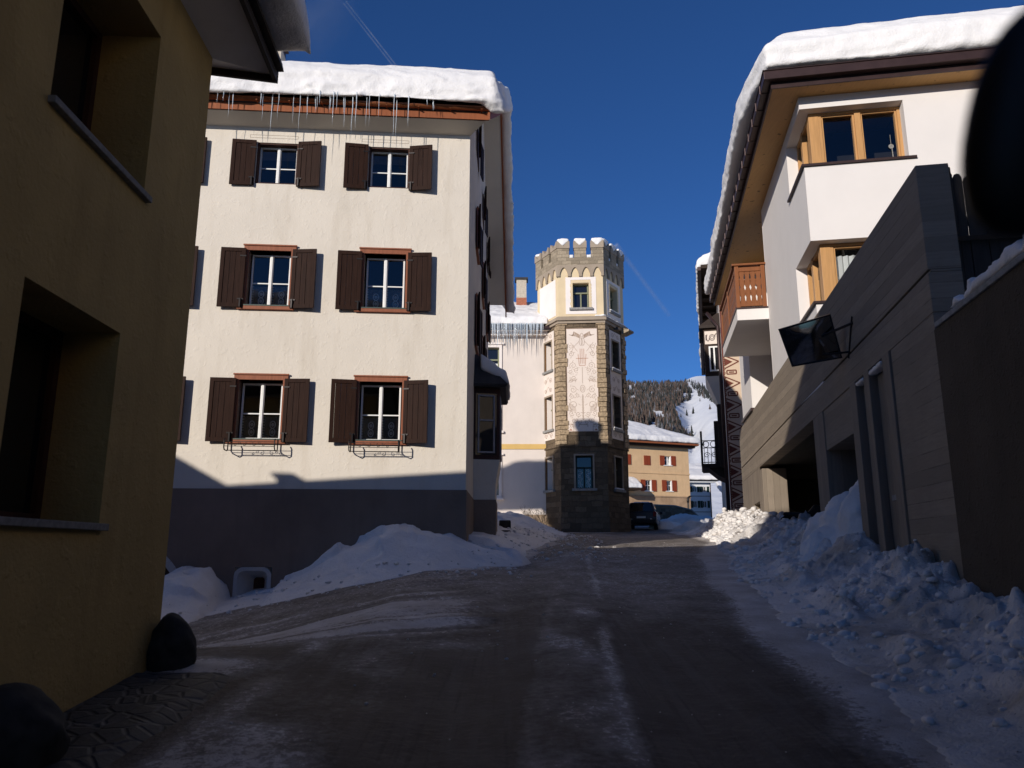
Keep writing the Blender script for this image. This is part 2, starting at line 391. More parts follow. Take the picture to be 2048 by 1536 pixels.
class MB:
    """Collects faces in world coordinates; build() links them as one mesh object."""
    def __init__(s): s.v = []; s.f = []; s.m = []
    def poly(s, pts, mi=0):
        i = len(s.v); s.v.extend([tuple(p) for p in pts]); s.f.append(tuple(range(i, i + len(pts)))); s.m.append(mi)
    def hexa(s, p, mi=0):
        i = len(s.v); s.v.extend([tuple(q) for q in p])
        for f in ((0, 3, 2, 1), (4, 5, 6, 7), (0, 1, 5, 4), (1, 2, 6, 5), (2, 3, 7, 6), (3, 0, 4, 7)):
            s.f.append(tuple(i + k for k in f)); s.m.append(mi)
    def box(s, fc, s0, s1, d0, d1, z0, z1, mi=0):
        L = fc.loc
        s.hexa([L(s0, d0, z0), L(s1, d0, z0), L(s1, d1, z0), L(s0, d1, z0), L(s0, d0, z1), L(s1, d0, z1), L(s1, d1, z1), L(s0, d1, z1)], mi)
    def prism(s, fc, s0, s1, prof, mi=0):
        """profile of (d, z) swept along s"""
        n = len(prof); i = len(s.v)
        for a in (s0, s1): s.v.extend([fc.loc(a, d, z) for d, z in prof])
        s.f.append(tuple(range(i, i + n))); s.m.append(mi)
        s.f.append(tuple(range(i + 2 * n - 1, i + n - 1, -1))); s.m.append(mi)
        for k in range(n):
            k2 = (k + 1) % n
            s.f.append((i + k, i + n + k, i + n + k2, i + k2)); s.m.append(mi)
    def slab(s, fc, pts, d0, d1, mi=0):
        """outline of (s, z) swept from d0 to d1"""
        n = len(pts); i = len(s.v)
        for d in (d0, d1): s.v.extend([fc.loc(a, d, z) for a, z in pts])
        s.f.append(tuple(range(i, i + n))); s.m.append(mi)
        s.f.append(tuple(range(i + 2 * n - 1, i + n - 1, -1))); s.m.append(mi)
        for k in range(n):
            k2 = (k + 1) % n
            s.f.append((i + k, i + n + k, i + n + k2, i + k2)); s.m.append(mi)
    def column(s, ring, z0, z1, mi=0, top=None):
        """footprint [(x, y)] swept from z0 to z1 (top: another ring)"""
        n = len(ring); i = len(s.v); t = top or ring
        s.v.extend([(x, y, z0) for x, y in ring]); s.v.extend([(x, y, z1) for x, y in t])
        s.f.append(tuple(range(i + n - 1, i - 1, -1))); s.m.append(mi)
        s.f.append(tuple(range(i + n, i + 2 * n))); s.m.append(mi)
        for k in range(n):
            k2 = (k + 1) % n
            s.f.append((i + k, i + k2, i + n + k2, i + n + k)); s.m.append(mi)
    def wall(s, fc, s0, s1, z0, z1, holes=(), depth=0.0, mi=0, mr=0, d=0.0):
        """A sheet with rectangular holes (s0, s1, z0, z1[, depth]) and their reveals."""
        ss = sorted({s0, s1, *[min(max(h[k], s0), s1) for h in holes for k in (0, 1)]})
        zz = sorted({z0, z1, *[min(max(h[k], z0), z1) for h in holes for k in (2, 3)]})
        L = fc.loc
        for a, b in zip(ss, ss[1:]):
            for c, e in zip(zz, zz[1:]):
                ms, mz = (a + b) / 2, (c + e) / 2
                if any(h[0] < ms < h[1] and h[2] < mz < h[3] for h in holes): continue
                s.poly([L(a, d, c), L(b, d, c), L(b, d, e), L(a, d, e)], mi)
        for h in holes:
            k = h[4] if len(h) > 4 else depth
            if not k: continue
            a, b, c, e = h[:4]
            for (p, q) in (((a, c), (b, c)), ((b, c), (b, e)), ((b, e), (a, e)), ((a, e), (a, c))):
                s.poly([L(p[0], d, p[1]), L(q[0], d, q[1]), L(q[0], d - k, q[1]), L(p[0], d - k, p[1])], mr)
    def frame(s, fc, s0, s1, z0, z1, wd, d0, d1, mi=0, bottom=True):
        s.box(fc, s0, s0 + wd, d0, d1, z0, z1, mi); s.box(fc, s1 - wd, s1, d0, d1, z0, z1, mi)
        s.box(fc, s0 + wd, s1 - wd, d0, d1, z1 - wd, z1, mi)
        if bottom: s.box(fc, s0 + wd, s1 - wd, d0, d1, z0, z0 + wd, mi)
    def tube(s, pts, r, n=6, mi=0, caps=True):
        P = [Vector(p) for p in pts]; R = r if isinstance(r, (list, tuple)) else [r] * len(P)
        i0 = len(s.v); up = None
        for k, p in enumerate(P):
            t = (P[min(k + 1, len(P) - 1)] - P[max(k - 1, 0)])
            t = t.normalized() if t.length > 1e-9 else Vector((0, 0, 1))
            if up is None: up = Vector((0, 0, 1)) if abs(t.z) < 0.9 else Vector((1, 0, 0))
            a = t.cross(up); a = a.normalized() if a.length > 1e-6 else t.orthogonal().normalized(); b = a.cross(t).normalized(); up = b
            for j in range(n):
                q = p + (a * math.cos(2 * math.pi * j / n) + b * math.sin(2 * math.pi * j / n)) * R[k]
                s.v.append(tuple(q))
        for k in range(len(P) - 1):
            for j in range(n):
                j2 = (j + 1) % n
                s.f.append((i0 + k * n + j, i0 + k * n + j2, i0 + (k + 1) * n + j2, i0 + (k + 1) * n + j)); s.m.append(mi)
        if caps:
            s.f.append(tuple(i0 + j for j in range(n))[::-1]); s.m.append(mi)
            s.f.append(tuple(i0 + (len(P) - 1) * n + j for j in range(n))); s.m.append(mi)
    def ribbon(s, fc, pts, wd, d, mi=0):
        """a flat painted or stitched line on a wall"""
        for (a, b) in zip(pts, pts[1:]):
            dx, dz = b[0] - a[0], b[1] - a[1]; l = math.hypot(dx, dz)
            if l < 1e-6: continue
            nx, nz = -dz / l * wd / 2, dx / l * wd / 2
            s.poly([fc.loc(a[0] + nx, d, a[1] + nz), fc.loc(a[0] - nx, d, a[1] - nz), fc.loc(b[0] - nx, d, b[1] - nz), fc.loc(b[0] + nx, d, b[1] + nz)], mi)
    def ring(s, fc, cs, cz, rs, rz, wd, d, n=14, a0=0, a1=2 * math.pi, mi=0):
        s.ribbon(fc, [(cs + rs * math.cos(a0 + (a1 - a0) * k / n), cz + rz * math.sin(a0 + (a1 - a0) * k / n)) for k in range(n + 1)], wd, d, mi)
    def spiral(s, fc, cs, cz, r, turns, wd, d, flip=1, a0=0.0, n=20, mi=0):
        s.ribbon(fc, [(cs + flip * r * (1 - .85 * k / n) * math.cos(a0 + turns * 2 * math.pi * k / n), cz + r * (1 - .85 * k / n) * math.sin(a0 + turns * 2 * math.pi * k / n)) for k in range(n + 1)], wd, d, mi)
    def build(s, name, mat, parent=None, smooth=False, bevel=0.0, solid=True, merge=False):
        off = wloc(parent) if parent else Vector((0, 0, 0))
        me = bpy.data.meshes.new(name)
        me.from_pydata([(x - off.x, y - off.y, z - off.z) for x, y, z in s.v], [], s.f)
        mats = mat if isinstance(mat, (list, tuple)) else [mat]
        for q in mats: me.materials.append(MATS[q])
        if len(mats) > 1: me.polygons.foreach_set('material_index', s.m)
        if solid or merge or bevel:
            bm = bmesh.new(); bm.from_mesh(me)
            if merge: bmesh.ops.remove_doubles(bm, verts=bm.verts, dist=1e-4)
            if solid: bmesh.ops.recalc_face_normals(bm, faces=bm.faces)
            if bevel:
                es = [e for e in bm.edges if len(e.link_faces) == 2 and e.calc_face_angle(0) > 0.5]
                bmesh.ops.bevel(bm, geom=es, offset=bevel, segments=2, profile=0.6, affect='EDGES', clamp_overlap=True)
            bm.to_mesh(me); bm.free()
        uv_project(me, off)
        if smooth: me.polygons.foreach_set('use_smooth', [True] * len(me.polygons))
        o = bpy.data.objects.new(name, me); COL.objects.link(o)
        if parent: o.parent = parent
        return o
def uv_project(me, off):
    """wall-aligned metres: along the wall and up"""
    if not me.polygons: return
    uv = me.uv_layers.new(name='UVMap'); me.update()
    for p in me.polygons:
        n = p.normal
        for li in p.loop_indices:
            c = me.vertices[me.loops[li].vertex_index].co + off
            if abs(n.z) > 0.75: uv.data[li].uv = (c.x, c.y)
            else:
                h = math.hypot(n.x, n.y) or 1
                uv.data[li].uv = (-c.x * n.y / h + c.y * n.x / h, c.z)
def centre_empty(name, label, cat, x, y, z, group=None): return thing(name, label, cat, (x, y, z), group)

def melt(mb, name, mat, parent, voxel, smooth_it=6, disp=((0.5, 0.10), (0.14, 0.03)), strata=0.0, zlow=None):
    """Turns overlapping blocks into one rounded body of snow."""
    o = mb.build(name, mat, parent, solid=True)
    md = o.modifiers.new('r', 'REMESH'); md.mode = 'VOXEL'; md.voxel_size = voxel
    if smooth_it:
        sm = o.modifiers.new('s', 'SMOOTH'); sm.iterations = smooth_it; sm.factor = 0.5
    for k, (size, st) in enumerate(disp):
        t = bpy.data.textures.new(name + '_noise', 'CLOUDS'); t.noise_scale = size; t.noise_depth = 3
        d = o.modifiers.new('d', 'DISPLACE'); d.texture = t; d.strength = st; d.mid_level = 0.5; d.texture_coords = 'LOCAL'
    dg = bpy.context.evaluated_depsgraph_get()
    me = bpy.data.meshes.new_from_object(o.evaluated_get(dg))
    o.modifiers.clear(); old = o.data; o.data = me; bpy.data.meshes.remove(old)
    if strata:                                             # layers of old falls, and a crumbled lower edge
        n = len(me.vertices); co = np.empty(n * 3); me.vertices.foreach_get('co', co); co = co.reshape(-1, 3)
        nr = np.empty(n * 3); me.vertices.foreach_get('normal', nr); nr = nr.reshape(-1, 3)
        w_ = co + np.array(wloc(parent) if parent else (0, 0, 0)); h_ = w_[:, 0] * .8 + w_[:, 1] * .6
        side = np.clip(1.15 - np.abs(nr[:, 2]), 0, 1); lowp = 1 - sstep(0.0, 0.55, w_[:, 2] - (zlow if zlow is not None else w_[:, 2].min()))
        dsp = strata * side * ((fbm(h_ * .9, w_[:, 2] * 9, 3, 51) - .5) * 1.6 + (sstep(.5, .56, fbm(h_ * 2.4, w_[:, 2] * 7, 3, 52)) - .5) * .5)
        dsp += strata * side * (.35 + lowp) * (np.abs(fbm(h_ * 5, w_[:, 2] * 11, 4, 53) - .5) * 2.2 - .4) + strata * .25 * side * lowp * (clods(h_ * 11, w_[:, 2] * 12, 5) - .2)
        co += nr * dsp[:, None]; me.vertices.foreach_set('co', co.reshape(-1)); me.update()
    me.polygons.foreach_set('use_smooth', [True] * len(me.polygons))
    return o
def heightfield(name, xs, ys, zf, mat, keep=None, attr=None):
    X, Y = np.meshgrid(xs, ys); Z = zf(X, Y); ny, nx = X.shape
    idx = np.arange(nx * ny).reshape(ny, nx)
    q = np.stack([idx[:-1, :-1], idx[:-1, 1:], idx[1:, 1:], idx[1:, :-1]], -1).reshape(-1, 4)
    if keep is not None:
        k = keep(X, Y, Z); kk = (k[:-1, :-1] | k[:-1, 1:] | k[1:, 1:] | k[1:, :-1]).reshape(-1); q = q[kk]
        used = np.unique(q); mp = -np.ones(nx * ny, int); mp[used] = np.arange(len(used)); q = mp[q]
    else: used = np.arange(nx * ny)
    P = np.stack([X.reshape(-1)[used], Y.reshape(-1)[used], Z.reshape(-1)[used]], -1)
    me = bpy.data.meshes.new(name)
    me.vertices.add(len(P)); me.vertices.foreach_set('co', P.reshape(-1).astype(np.float32))
    me.loops.add(q.size); me.loops.foreach_set('vertex_index', q.reshape(-1).astype(np.int32))
    me.polygons.add(len(q)); me.polygons.foreach_set('loop_start', np.arange(0, q.size, 4).astype(np.int32))
    me.update(calc_edges=True); me.validate()
    me.polygons.foreach_set('use_smooth', [True] * len(me.polygons))
    me.materials.append(MATS[mat])
    if attr:
        for an, fn in attr.items():
            a = me.attributes.new(an, 'FLOAT', 'POINT'); a.data.foreach_set('value', np.asarray(fn(X, Y)).reshape(-1)[used].astype(np.float32))
    o = bpy.data.objects.new(name, me); COL.objects.link(o)
    return o
def icicle(fc, s, d, z, l, r, parent, k=6):
    mb = MB(); x, y, z = fc.loc(s, d, z)
    wob = random.uniform(-1, 1) * 0.008
    mb.tube([(x, y, z + 0.04), (x + wob, y, z - l * .3), (x - wob, y, z - l * .7), (x, y, z - l)], [r, r * .75, r * .45, 0.001], k)
    mb.build('icicle', 'ice', parent, smooth=True)

# ================================================================== ground
_gy = [-80, 0, 16, 21, 30, 41, 48, 86, 105, 250, 450]
_gz = [-8.0, -1.40, -0.07, 0.28, 0.56, 0.90, 1.25, 3.25, 2.72, 2.8, 2.8]
def G(x, y):
    x = np.asarray(x, float); y = np.asarray(y, float)
    z = sum(np.interp(y + k, _gy, _gz) for k in (-1.5, -0.7, 0, 0.7, 1.5)) / 5
    wd = sstep(6.3, 9.0, y) * (1 - sstep(13.5, 17.5, y))
    return z - 0.19 * np.clip(-1.4 - x, 0, 9) * wd
def XR(y): return np.interp(y, [-80, 0, 4.4, 6.6, 13.6, 20, 28, 40, 60], [0.5, 1.7, 1.95, 2.2, 3.4, 4.9, 6.3, 8.2, 12])
def XC(y): return np.interp(y, [-80, 0, 4.4, 10, 20, 30], [0.1, 0.15, 0.35, 0.75, 1.6, 3.4])

def ground_snow(X, Y):
    """packed snow on the road, 0..1, thinned near the camera to paint that end darker"""
    c = X - XC(Y) + 0.10 * (fbm(X * .3, Y * .5, 2, 5) - .5)
    s = 0.62 * np.maximum(np.exp(-((c - .30) / .10) ** 2), .8 * np.exp(-((c + .26) / .10) ** 2)) * (.45 + .7 * sstep(.30, .66, fbm(X * 1.5, Y * .4, 4, 2))) * (1 - .6 * sstep(14, 22, Y))
    s = np.maximum(s, (.36 + .25 * sstep(.45, .6, fbm(X * 2, Y * 1.2, 4, 61))) * np.exp(-(c / .36) ** 4) * (1 - sstep(14, 22, Y)))
    s = np.maximum(s, .34 * sstep(.42, .62, fbm(X * .9, Y * .35, 4, 62)))
    s = np.maximum(s, .42 * np.exp(-((X + 1.1) / .4) ** 2) * sstep(.35, .6, fbm(X * 1.5, Y * .5, 3, 63)) * (1 - sstep(7, 9, Y)))
    e = X - XR(Y)
    s = np.maximum(s, 0.95 * sstep(-0.55, 0.25, e + 0.5 * (fbm(X * .9, Y * .5, 3, 9) - .5)))
    # the trodden side street on the left
    l = (X + 1.2 + 0.16 * (Y - 9)); side = sstep(6.4, 7.6, Y) * (1 - sstep(12.5, 13.5, Y)) * sstep(0.4, -0.9, X + .12 * (Y - 9))
    t = Y - 0.42 * X - 11.2                                # runs along the cleared tracks
    streak = fbm(X * .25 + 3, t * 3.2, 4, 4)
    s = np.maximum(s, side * (0.42 + 0.46 * sstep(0.36, 0.66, streak)) * (1 - 0.85 * sstep(-.5, .3, t)))
    s = np.maximum(s, 0.50 * np.exp(-((X + 1.25 + .1 * (Y - 8)) / 0.5) ** 2) * sstep(6.2, 8, Y) * (1 - sstep(12, 14, Y)))
    # edge along the cream house and further up
    lx = np.interp(Y, [12, 13, 14.1, 21, 30, 40], [-1.6, -.5, .15, 1.3, 1.9, 2.2])
    s = np.maximum(s, sstep(.35, -.3, X - lx + 0.5 * (fbm(X, Y * .6, 3, 8) - .5)) * sstep(12.2, 13.4, Y))
    s = np.maximum(s, 0.55 * np.exp(-((X + 1.75) / .22) ** 2) * (1 - sstep(5.6, 6.6, Y)))
    s = np.maximum(s, 0.8 * np.exp(-(((X + 2.3) / .5) ** 2 + ((Y - 6.2) / .45) ** 2)))
    s = np.maximum(s, 0.9 * sstep(38, 40.5, Y) * (1 - sstep(43, 47, Y)) * sstep(5.6, 4.8, X - 0.25 * (Y - 40)))
    s = np.maximum(s, 1.0 * sstep(50, 60, Y)); s = np.maximum(s, sstep(-11, -14, X)); s = np.maximum(s, sstep(10, 12, X - .18 * Y))
    s = np.maximum(s, (.30 + .35 * sstep(.4, .62, fbm(X * 1.1, Y * .6, 4, 71))) * sstep(-.1, -1.3, X) * (1 - sstep(7, 9, Y)) * sstep(-2.1, -1.7, X))
    s = np.maximum(s, (.12 + .36 * sstep(4.5, 11.5, Y + 1.5 * (fbm(X * .4, Y * .3, 3, 70) - .5))) * (1 - sstep(28, 42, Y)))  # pale film thins towards the camera: the near road's darkness painted into its colour
    return np.clip(s + 0.16 * (fbm(X * .7, Y * .5, 4, 3) - .5), 0, 1)
def ground_z(X, Y):
    z = G(X, Y); s = ground_snow(X, Y)
    near = 1 - sstep(25, 45, Y)
    rut = 0.035 * np.exp(-((X - XC(Y)) / 0.35) ** 2) - 0.025 * (np.exp(-((X - XC(Y) - .8) / .3) ** 2) + np.exp(-((X - XC(Y) + .8) / .3) ** 2))
    t = Y - 0.42 * X - 11.2
    side = sstep(6.4, 7.6, Y) * (1 - sstep(12.5, 13.5, Y)) * sstep(0.4, -0.9, X + .12 * (Y - 9))
    return z + near * (rut + 0.05 * (fbm(X * .5, Y * .5, 3, 1) - .5) + 0.022 * (fbm(X * 3, Y * 2.2, 4, 6) - .5) + s * 0.05 * fbm(X * 1.6, Y * 1.2, 3, 7)
                       + side * 0.07 * (fbm(X * .3, t * 3.4, 3, 4) - .5))

m, nt_, b_ = base_mat('road')
v_ = coord(nt_)
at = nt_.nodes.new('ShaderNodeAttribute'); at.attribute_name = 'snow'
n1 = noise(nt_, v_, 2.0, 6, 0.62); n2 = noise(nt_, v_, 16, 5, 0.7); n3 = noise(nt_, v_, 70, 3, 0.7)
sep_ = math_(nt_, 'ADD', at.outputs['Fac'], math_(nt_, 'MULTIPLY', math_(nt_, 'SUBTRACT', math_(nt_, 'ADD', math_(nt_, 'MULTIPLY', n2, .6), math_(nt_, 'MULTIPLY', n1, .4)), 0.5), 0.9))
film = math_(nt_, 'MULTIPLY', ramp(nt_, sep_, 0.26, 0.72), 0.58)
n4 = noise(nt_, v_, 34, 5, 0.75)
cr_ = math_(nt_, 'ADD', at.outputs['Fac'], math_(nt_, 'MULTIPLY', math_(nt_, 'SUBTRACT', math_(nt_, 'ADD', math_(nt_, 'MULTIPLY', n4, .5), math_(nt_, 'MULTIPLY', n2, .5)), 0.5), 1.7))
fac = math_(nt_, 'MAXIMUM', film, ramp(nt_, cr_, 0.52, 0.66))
mud = mixc(nt_, ramp(nt_, n1, 0.35, 0.7), (0.062, 0.047, 0.036), (0.125, 0.099, 0.079))
mud = mixc(nt_, ramp(nt_, n2, 0.45, 0.75), mud, (0.075, 0.056, 0.043))
mud = mixc(nt_, ramp(nt_, n3, 0.60, 0.72), mud, (0.025, 0.02, 0.018))
tr1 = noise(nt_, v_, 1.0, 4, 0.6, (7.0, 0.45, 1)); tr2 = noise(nt_, v_, 1.0, 3, 0.6, (22.0, 0.8, 1))
mud = mixc(nt_, math_(nt_, 'MULTIPLY', ramp(nt_, tr1, 0.50, 0.68), 0.55), mud, (0.125, 0.105, 0.092))
mud = mixc(nt_, math_(nt_, 'MULTIPLY', ramp(nt_, tr2, 0.55, 0.70), 0.5), mud, (0.030, 0.023, 0.018))
sn = mixc(nt_, ramp(nt_, n1, 0.3, 0.7), (0.38, 0.325, 0.28), (0.66, 0.62, 0.59))
sn = mixc(nt_, ramp(nt_, n3, 0.62, 0.74), sn, (0.14, 0.11, 0.09))
dust = ramp(nt_, noise(nt_, v_, 1.0, 4, 0.7, (9.0, 26.0, 9.0)), 0.52, 0.66)
mud = mixc(nt_, math_(nt_, 'MULTIPLY', dust, 0.45), mud, (0.17, 0.135, 0.108))
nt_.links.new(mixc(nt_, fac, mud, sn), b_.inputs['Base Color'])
b_.inputs['Roughness'].default_value = 0.72; b_.inputs['Specular IOR Level'].default_value = 0.25
p = bump(nt_, b_, n2, 0.8, 0.03); bump(nt_, b_, n3, 0.7, 0.008, p)

def spaced(a, b, n, core, dens):
    """positions from a to b, close together inside core"""
    t = np.linspace(a, b, 4000); wgt = np.where((t > core[0]) & (t < core[1]), dens, 1.0)
    k = np.exp(-np.abs(np.linspace(-3, 3, 301)) ** 2); wgt = np.convolve(np.pad(wgt, 150, mode='edge'), k / k.sum(), 'valid')
    cdf = np.cumsum(wgt); cdf = (cdf - cdf[0]) / (cdf[-1] - cdf[0]); r = np.interp(np.linspace(0, 1, n), cdf, t); r[0] = a; r[-1] = b
    return r
gx = np.unique(np.round(np.concatenate([np.geomspace(9, 900, 26)[::-1] * -1, np.linspace(-9, 9, 290), np.geomspace(9, 900, 26)]), 4))
gyy = np.unique(np.round(np.concatenate([np.linspace(-80, 1, 40), np.linspace(1, 16, 260), np.linspace(16, 34, 150), np.linspace(34, 60, 60), np.geomspace(60, 480, 24)]), 4))
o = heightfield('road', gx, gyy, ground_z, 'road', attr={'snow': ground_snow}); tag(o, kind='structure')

# cobbles along the foot of the yellow house
m, nt_, b_ = base_mat('cobbles')
uv_ = coord(nt_, 'Object'); vo = nt_.nodes.new('ShaderNodeTexVoronoi'); vo.feature = 'DISTANCE_TO_EDGE'; vo.inputs['Scale'].default_value = 6.5
nt_.links.new(uv_, vo.inputs['Vector']); e_ = ramp(nt_, vo.outputs['Distance'], 0.03, 0.12)
n_ = noise(nt_, uv_, 5, 4)
snowy = math_(nt_, 'MULTIPLY', math_(nt_, 'SUBTRACT', 1.0, e_), ramp(nt_, n_, 0.50, 0.70))
nt_.links.new(mixc(nt_, snowy, mixc(nt_, e_, (0.014, 0.012, 0.012), (0.032, 0.029, 0.027)), (0.11, 0.105, 0.10)), b_.inputs['Base Color'])
b_.inputs['Roughness'].default_value = 0.7; bump(nt_, b_, math_(nt_, 'ADD', e_, math_(nt_, 'MULTIPLY', noise(nt_, uv_, 22, 5, .7), .8)), 0.55, 0.02)
o = heightfield('cobble_path', np.linspace(-2.75, -1.95, 24), np.linspace(-2, 5.9, 120), lambda X, Y: ground_z(X, Y) * 0 + G(X, Y) + 0.035 + 0.012 * fbm(X * 5, Y * 5, 2, 3) - 0.06 * sstep(-2.15, -1.95, X), 'cobbles')
tag(o, kind='structure')

# ================================================================== hill and mountain
def hill_z(X, Y):
    slope = 2.8 + 0.250 * np.clip(Y - 430, 0, 1e9)
    lump = 26 * (fbm(X / 260, Y / 420, 4, 11) - 0.5) * sstep(430, 900, Y) + 12 * (fbm(X / 80, Y / 120, 3, 12) - 0.5) * sstep(430, 700, Y)
    valley = -34 * np.exp(-((X / Y - 0.235) / 0.018) ** 2) * sstep(500, 1200, Y) * (1 - sstep(2200, 3000, Y))
    z = slope + lump + valley
    dome = np.where(Y > 3200, (2.8 + 0.250 * 2770) + 18 * (fbm(X / 260, Y / 420, 4, 11) - 0.5) + (Y - 3200) * (0.275 * sstep(0.150, 0.250, X / np.maximum(Y, 1)) - 0.02), z)
    return np.where(Y > 3200, np.where(Y > 4300, dome - (Y - 4300) * .8, dome), z)
hx = np.concatenate([np.linspace(-2600, 0, 40)[:-1], np.linspace(0, 1500, 160), np.linspace(1500, 4200, 40)[1:]])
hy = np.concatenate([np.linspace(400, 3200, 230), np.linspace(3200, 5200, 80)[1:]])
m, nt_, b_ = base_mat('hill_snow')
v_ = coord(nt_); n_ = noise(nt_, v_, 0.012, 6, 0.6); n2_ = noise(nt_, v_, 0.05, 5, 0.6)
nt_.links.new(mixc(nt_, ramp(nt_, n2_, 0.62, 0.74), mixc(nt_, ramp(nt_, n_, .3, .7), (0.74, 0.76, 0.80), (0.84, 0.85, 0.87)), (0.5, 0.5, 0.52)), b_.inputs['Base Color'])
b_.inputs['Roughness'].default_value = 0.7; bump(nt_, b_, n2_, 0.6, 4.0)
o = heightfield('hill', hx, hy, hill_z, 'hill_snow'); tag(o, kind='structure')

def hill_hit(u, v):
    D = ray(u, v); Y = np.linspace(450, 4300, 2400); k = D[0] / D[1]; e = D[2] / D[1]
    h = hill_z(Y * k, Y) - Y * e
    i = np.argmax(h > 0)
    return None if h[i] <= 0 else (float(Y[i] * k), float(Y[i]), float(hill_z(np.array(Y[i] * k), np.array(Y[i]))))

def conifer(mb, x, y, z, h, mi, rnd, full=False):
    """stem and drooping tiers of a snowy conifer"""
    tiers = 6 if full else 3; n = 7 if full else 5; w0 = h * rnd.uniform(.17, .25)
    for t in range(tiers):
        f = t / tiers; zb = z + h * (0.06 + 0.80 * f); zt = z + h * min(1.0, 0.06 + 0.80 * f + (0.34 if full else 0.46)); r = w0 * (1 - f * 0.80)
        i = len(mb.v); a0 = rnd.uniform(0, 6.28)
        for k in range(n):
            rr = r * rnd.uniform(.6, 1.2); a = a0 + 6.283 * k / n
            mb.v.append((x + rr * math.cos(a), y + rr * math.sin(a), zb + h * rnd.uniform(-.03, .03)))
        mb.v.append((x, y, zt))
        for k in range(n): mb.f.append((i + k, i + (k + 1) % n, i + n)); mb.m.append(mi)
def in_poly(p, poly):
    x, y = p; c = False; j = len(poly) - 1
    for i in range(len(poly)):
        if (poly[i][1] > y) != (poly[j][1] > y) and x < (poly[j][0] - poly[i][0]) * (y - poly[i][1]) / (poly[j][1] - poly[i][1]) + poly[i][0]: c = not c
        j = i
    return c
wood_areas = [
    (2300, 0.42, [(1225, 764), (1270, 758), (1323, 757), (1373, 758), (1379, 775), (1374, 796), (1362, 806), (1344, 815), (1331, 819), (1305, 819), (1283, 812), (1262, 806), (1225, 806)]),
    (700, 0.65, [(1225, 800), (1262, 804), (1284, 814), (1300, 822), (1313, 838), (1298, 848), (1225, 850)]),
    (420, 0.5, [(1323, 815), (1348, 819), (1357, 842), (1368, 868), (1384, 880), (1368, 886), (1340, 870), (1316, 856), (1312, 846), (1330, 838)]),
    (130, 0.1, [(1373, 758), (1406, 768), (1430, 800), (1432, 806), (1415, 796), (1398, 790), (1385, 772)]),
    (60, 0.1, [(1375, 775), (1384, 780), (1381, 796), (1374, 800)]),
]
rnd = random.Random(5); fm = MB(); spots = []
for count, brown, poly in wood_areas:
    xs = [p[0] for p in poly]; ys = [p[1] for p in poly]; k = 0; tries = 0
    while k < count and tries < count * 12:
        tries += 1
        u, v = rnd.uniform(min(xs), max(xs)), rnd.uniform(min(ys), max(ys))
        if not in_poly((u, v), poly): continue
        if vnoise(u / 9, v / 6, 3) < .16: continue
        h_ = hill_hit(u, v + 3)
        if h_ is None: continue
        hh = rnd.uniform(11, 21) * min(1.0, h_[1] / 1700 + .25)
        conifer(fm, h_[0], h_[1], h_[2] - 1, hh, 1 if rnd.random() < brown else (2 if rnd.random() < .22 else 0), rnd); k += 1
o = fm.build('forest', ['conifer', 'larch_brown', 'conifer_frost'], solid=False)
tag(o, 'dark conifer and larch forest covering the snowy slope', 'forest', kind='stuff')
LT = [(1384, 875, 26, 0, 'tall lone dark conifer on the white slope between ochre roof and balcony'),
      (1374, 832, 15, 0, 'small dark conifer left of its taller twin on the middle slope'),
      (1387, 828, 16, 0, 'dark conifer at the crest of the bright lower snowfield'),
      (1420, 819, 12, 1, 'brown leafless larch at the upper edge of the bright snowfield beside the houses'),
      (1400, 803, 8, 0, 'small bushy conifer alone in the upper snow clearing'),
      (1367, 817, 5, 0, 'tiny dark tree on the snow just right of the forest edge'),
      (1362, 835, 9, 0, 'slim conifer at the left end of the row above the bright snowfield'),
      (1393, 889, 14, 0, 'dark conifer right behind the corner of the ochre house roof'),
      (1372, 880, 10, 1, 'small brownish tree at the foot of the wood above the ochre roof'),
      (1407, 892, 12, 0, 'dark conifer seen just left of the black iron balcony'),
      (1378, 862, 6, 0, 'small dark shrub-like conifer on the snow at the side of the lone tall tree'),
      (1380, 793, 14, 0, 'slim dark conifer standing apart right of the forest edge near the summit')]
for u, v, hp, br, lb in LT:
    h_ = hill_hit(u, v)
    if not h_: continue
    hh = hp / F * h_[1]
    t = thing('larch_tree' if br else 'conifer_tree', lb, 'tree', h_, 'single trees on the snowy hillside')
    mb = MB(); mb.tube([(h_[0], h_[1], h_[2] - 1), (h_[0], h_[1], h_[2] + hh * .9)], [hh * .03, hh * .008], 5); mb.build('trunk', 'bark', t)
    mb = MB(); conifer(mb, h_[0], h_[1], h_[2], hh, 0, rnd, True); mb.build('crown', 'larch_brown' if br else 'conifer', t, solid=False)

# ================================================================== yellow house (near left)
YF = Face(-2.74, 6.25, -0.0375, 1)           # street wall, s grows away from the camera
yb = thing('yellow_house', 'dark yellow plastered house with deep window niches filling the left edge', 'house', (-2.74, 6.15, -0.9))
up, lo, extra = (-2.28, -1.03, 2.55, 3.86, .5), (-2.28, -1.15, 0.17, 1.46, .44), (-5.8, -4.6, 0.0, 1.4, .5)
mb = MB(); mb.wall(YF, -9, 0, -2.6, 4.42, [up, lo, extra])
YN = Face(-2.74, 6.25, -1, -0.22)          # wall to the side street: seen from outside right is towards -x
mb.wall(YN, 0, 9.4, -4, 4.42)
YW = Face(*YN.loc(9.4, 0, 0)[:2], .0375, -1); mb.wall(YW, 0, 12, -4, 4.42)
YS = Face(*YF.loc(-9, 0, 0)[:2], 1, .0375)
mb.wall(YS, -9.5, 0, -4, 4.42)
mb.build('wall', 'yellow', yb, solid=False)
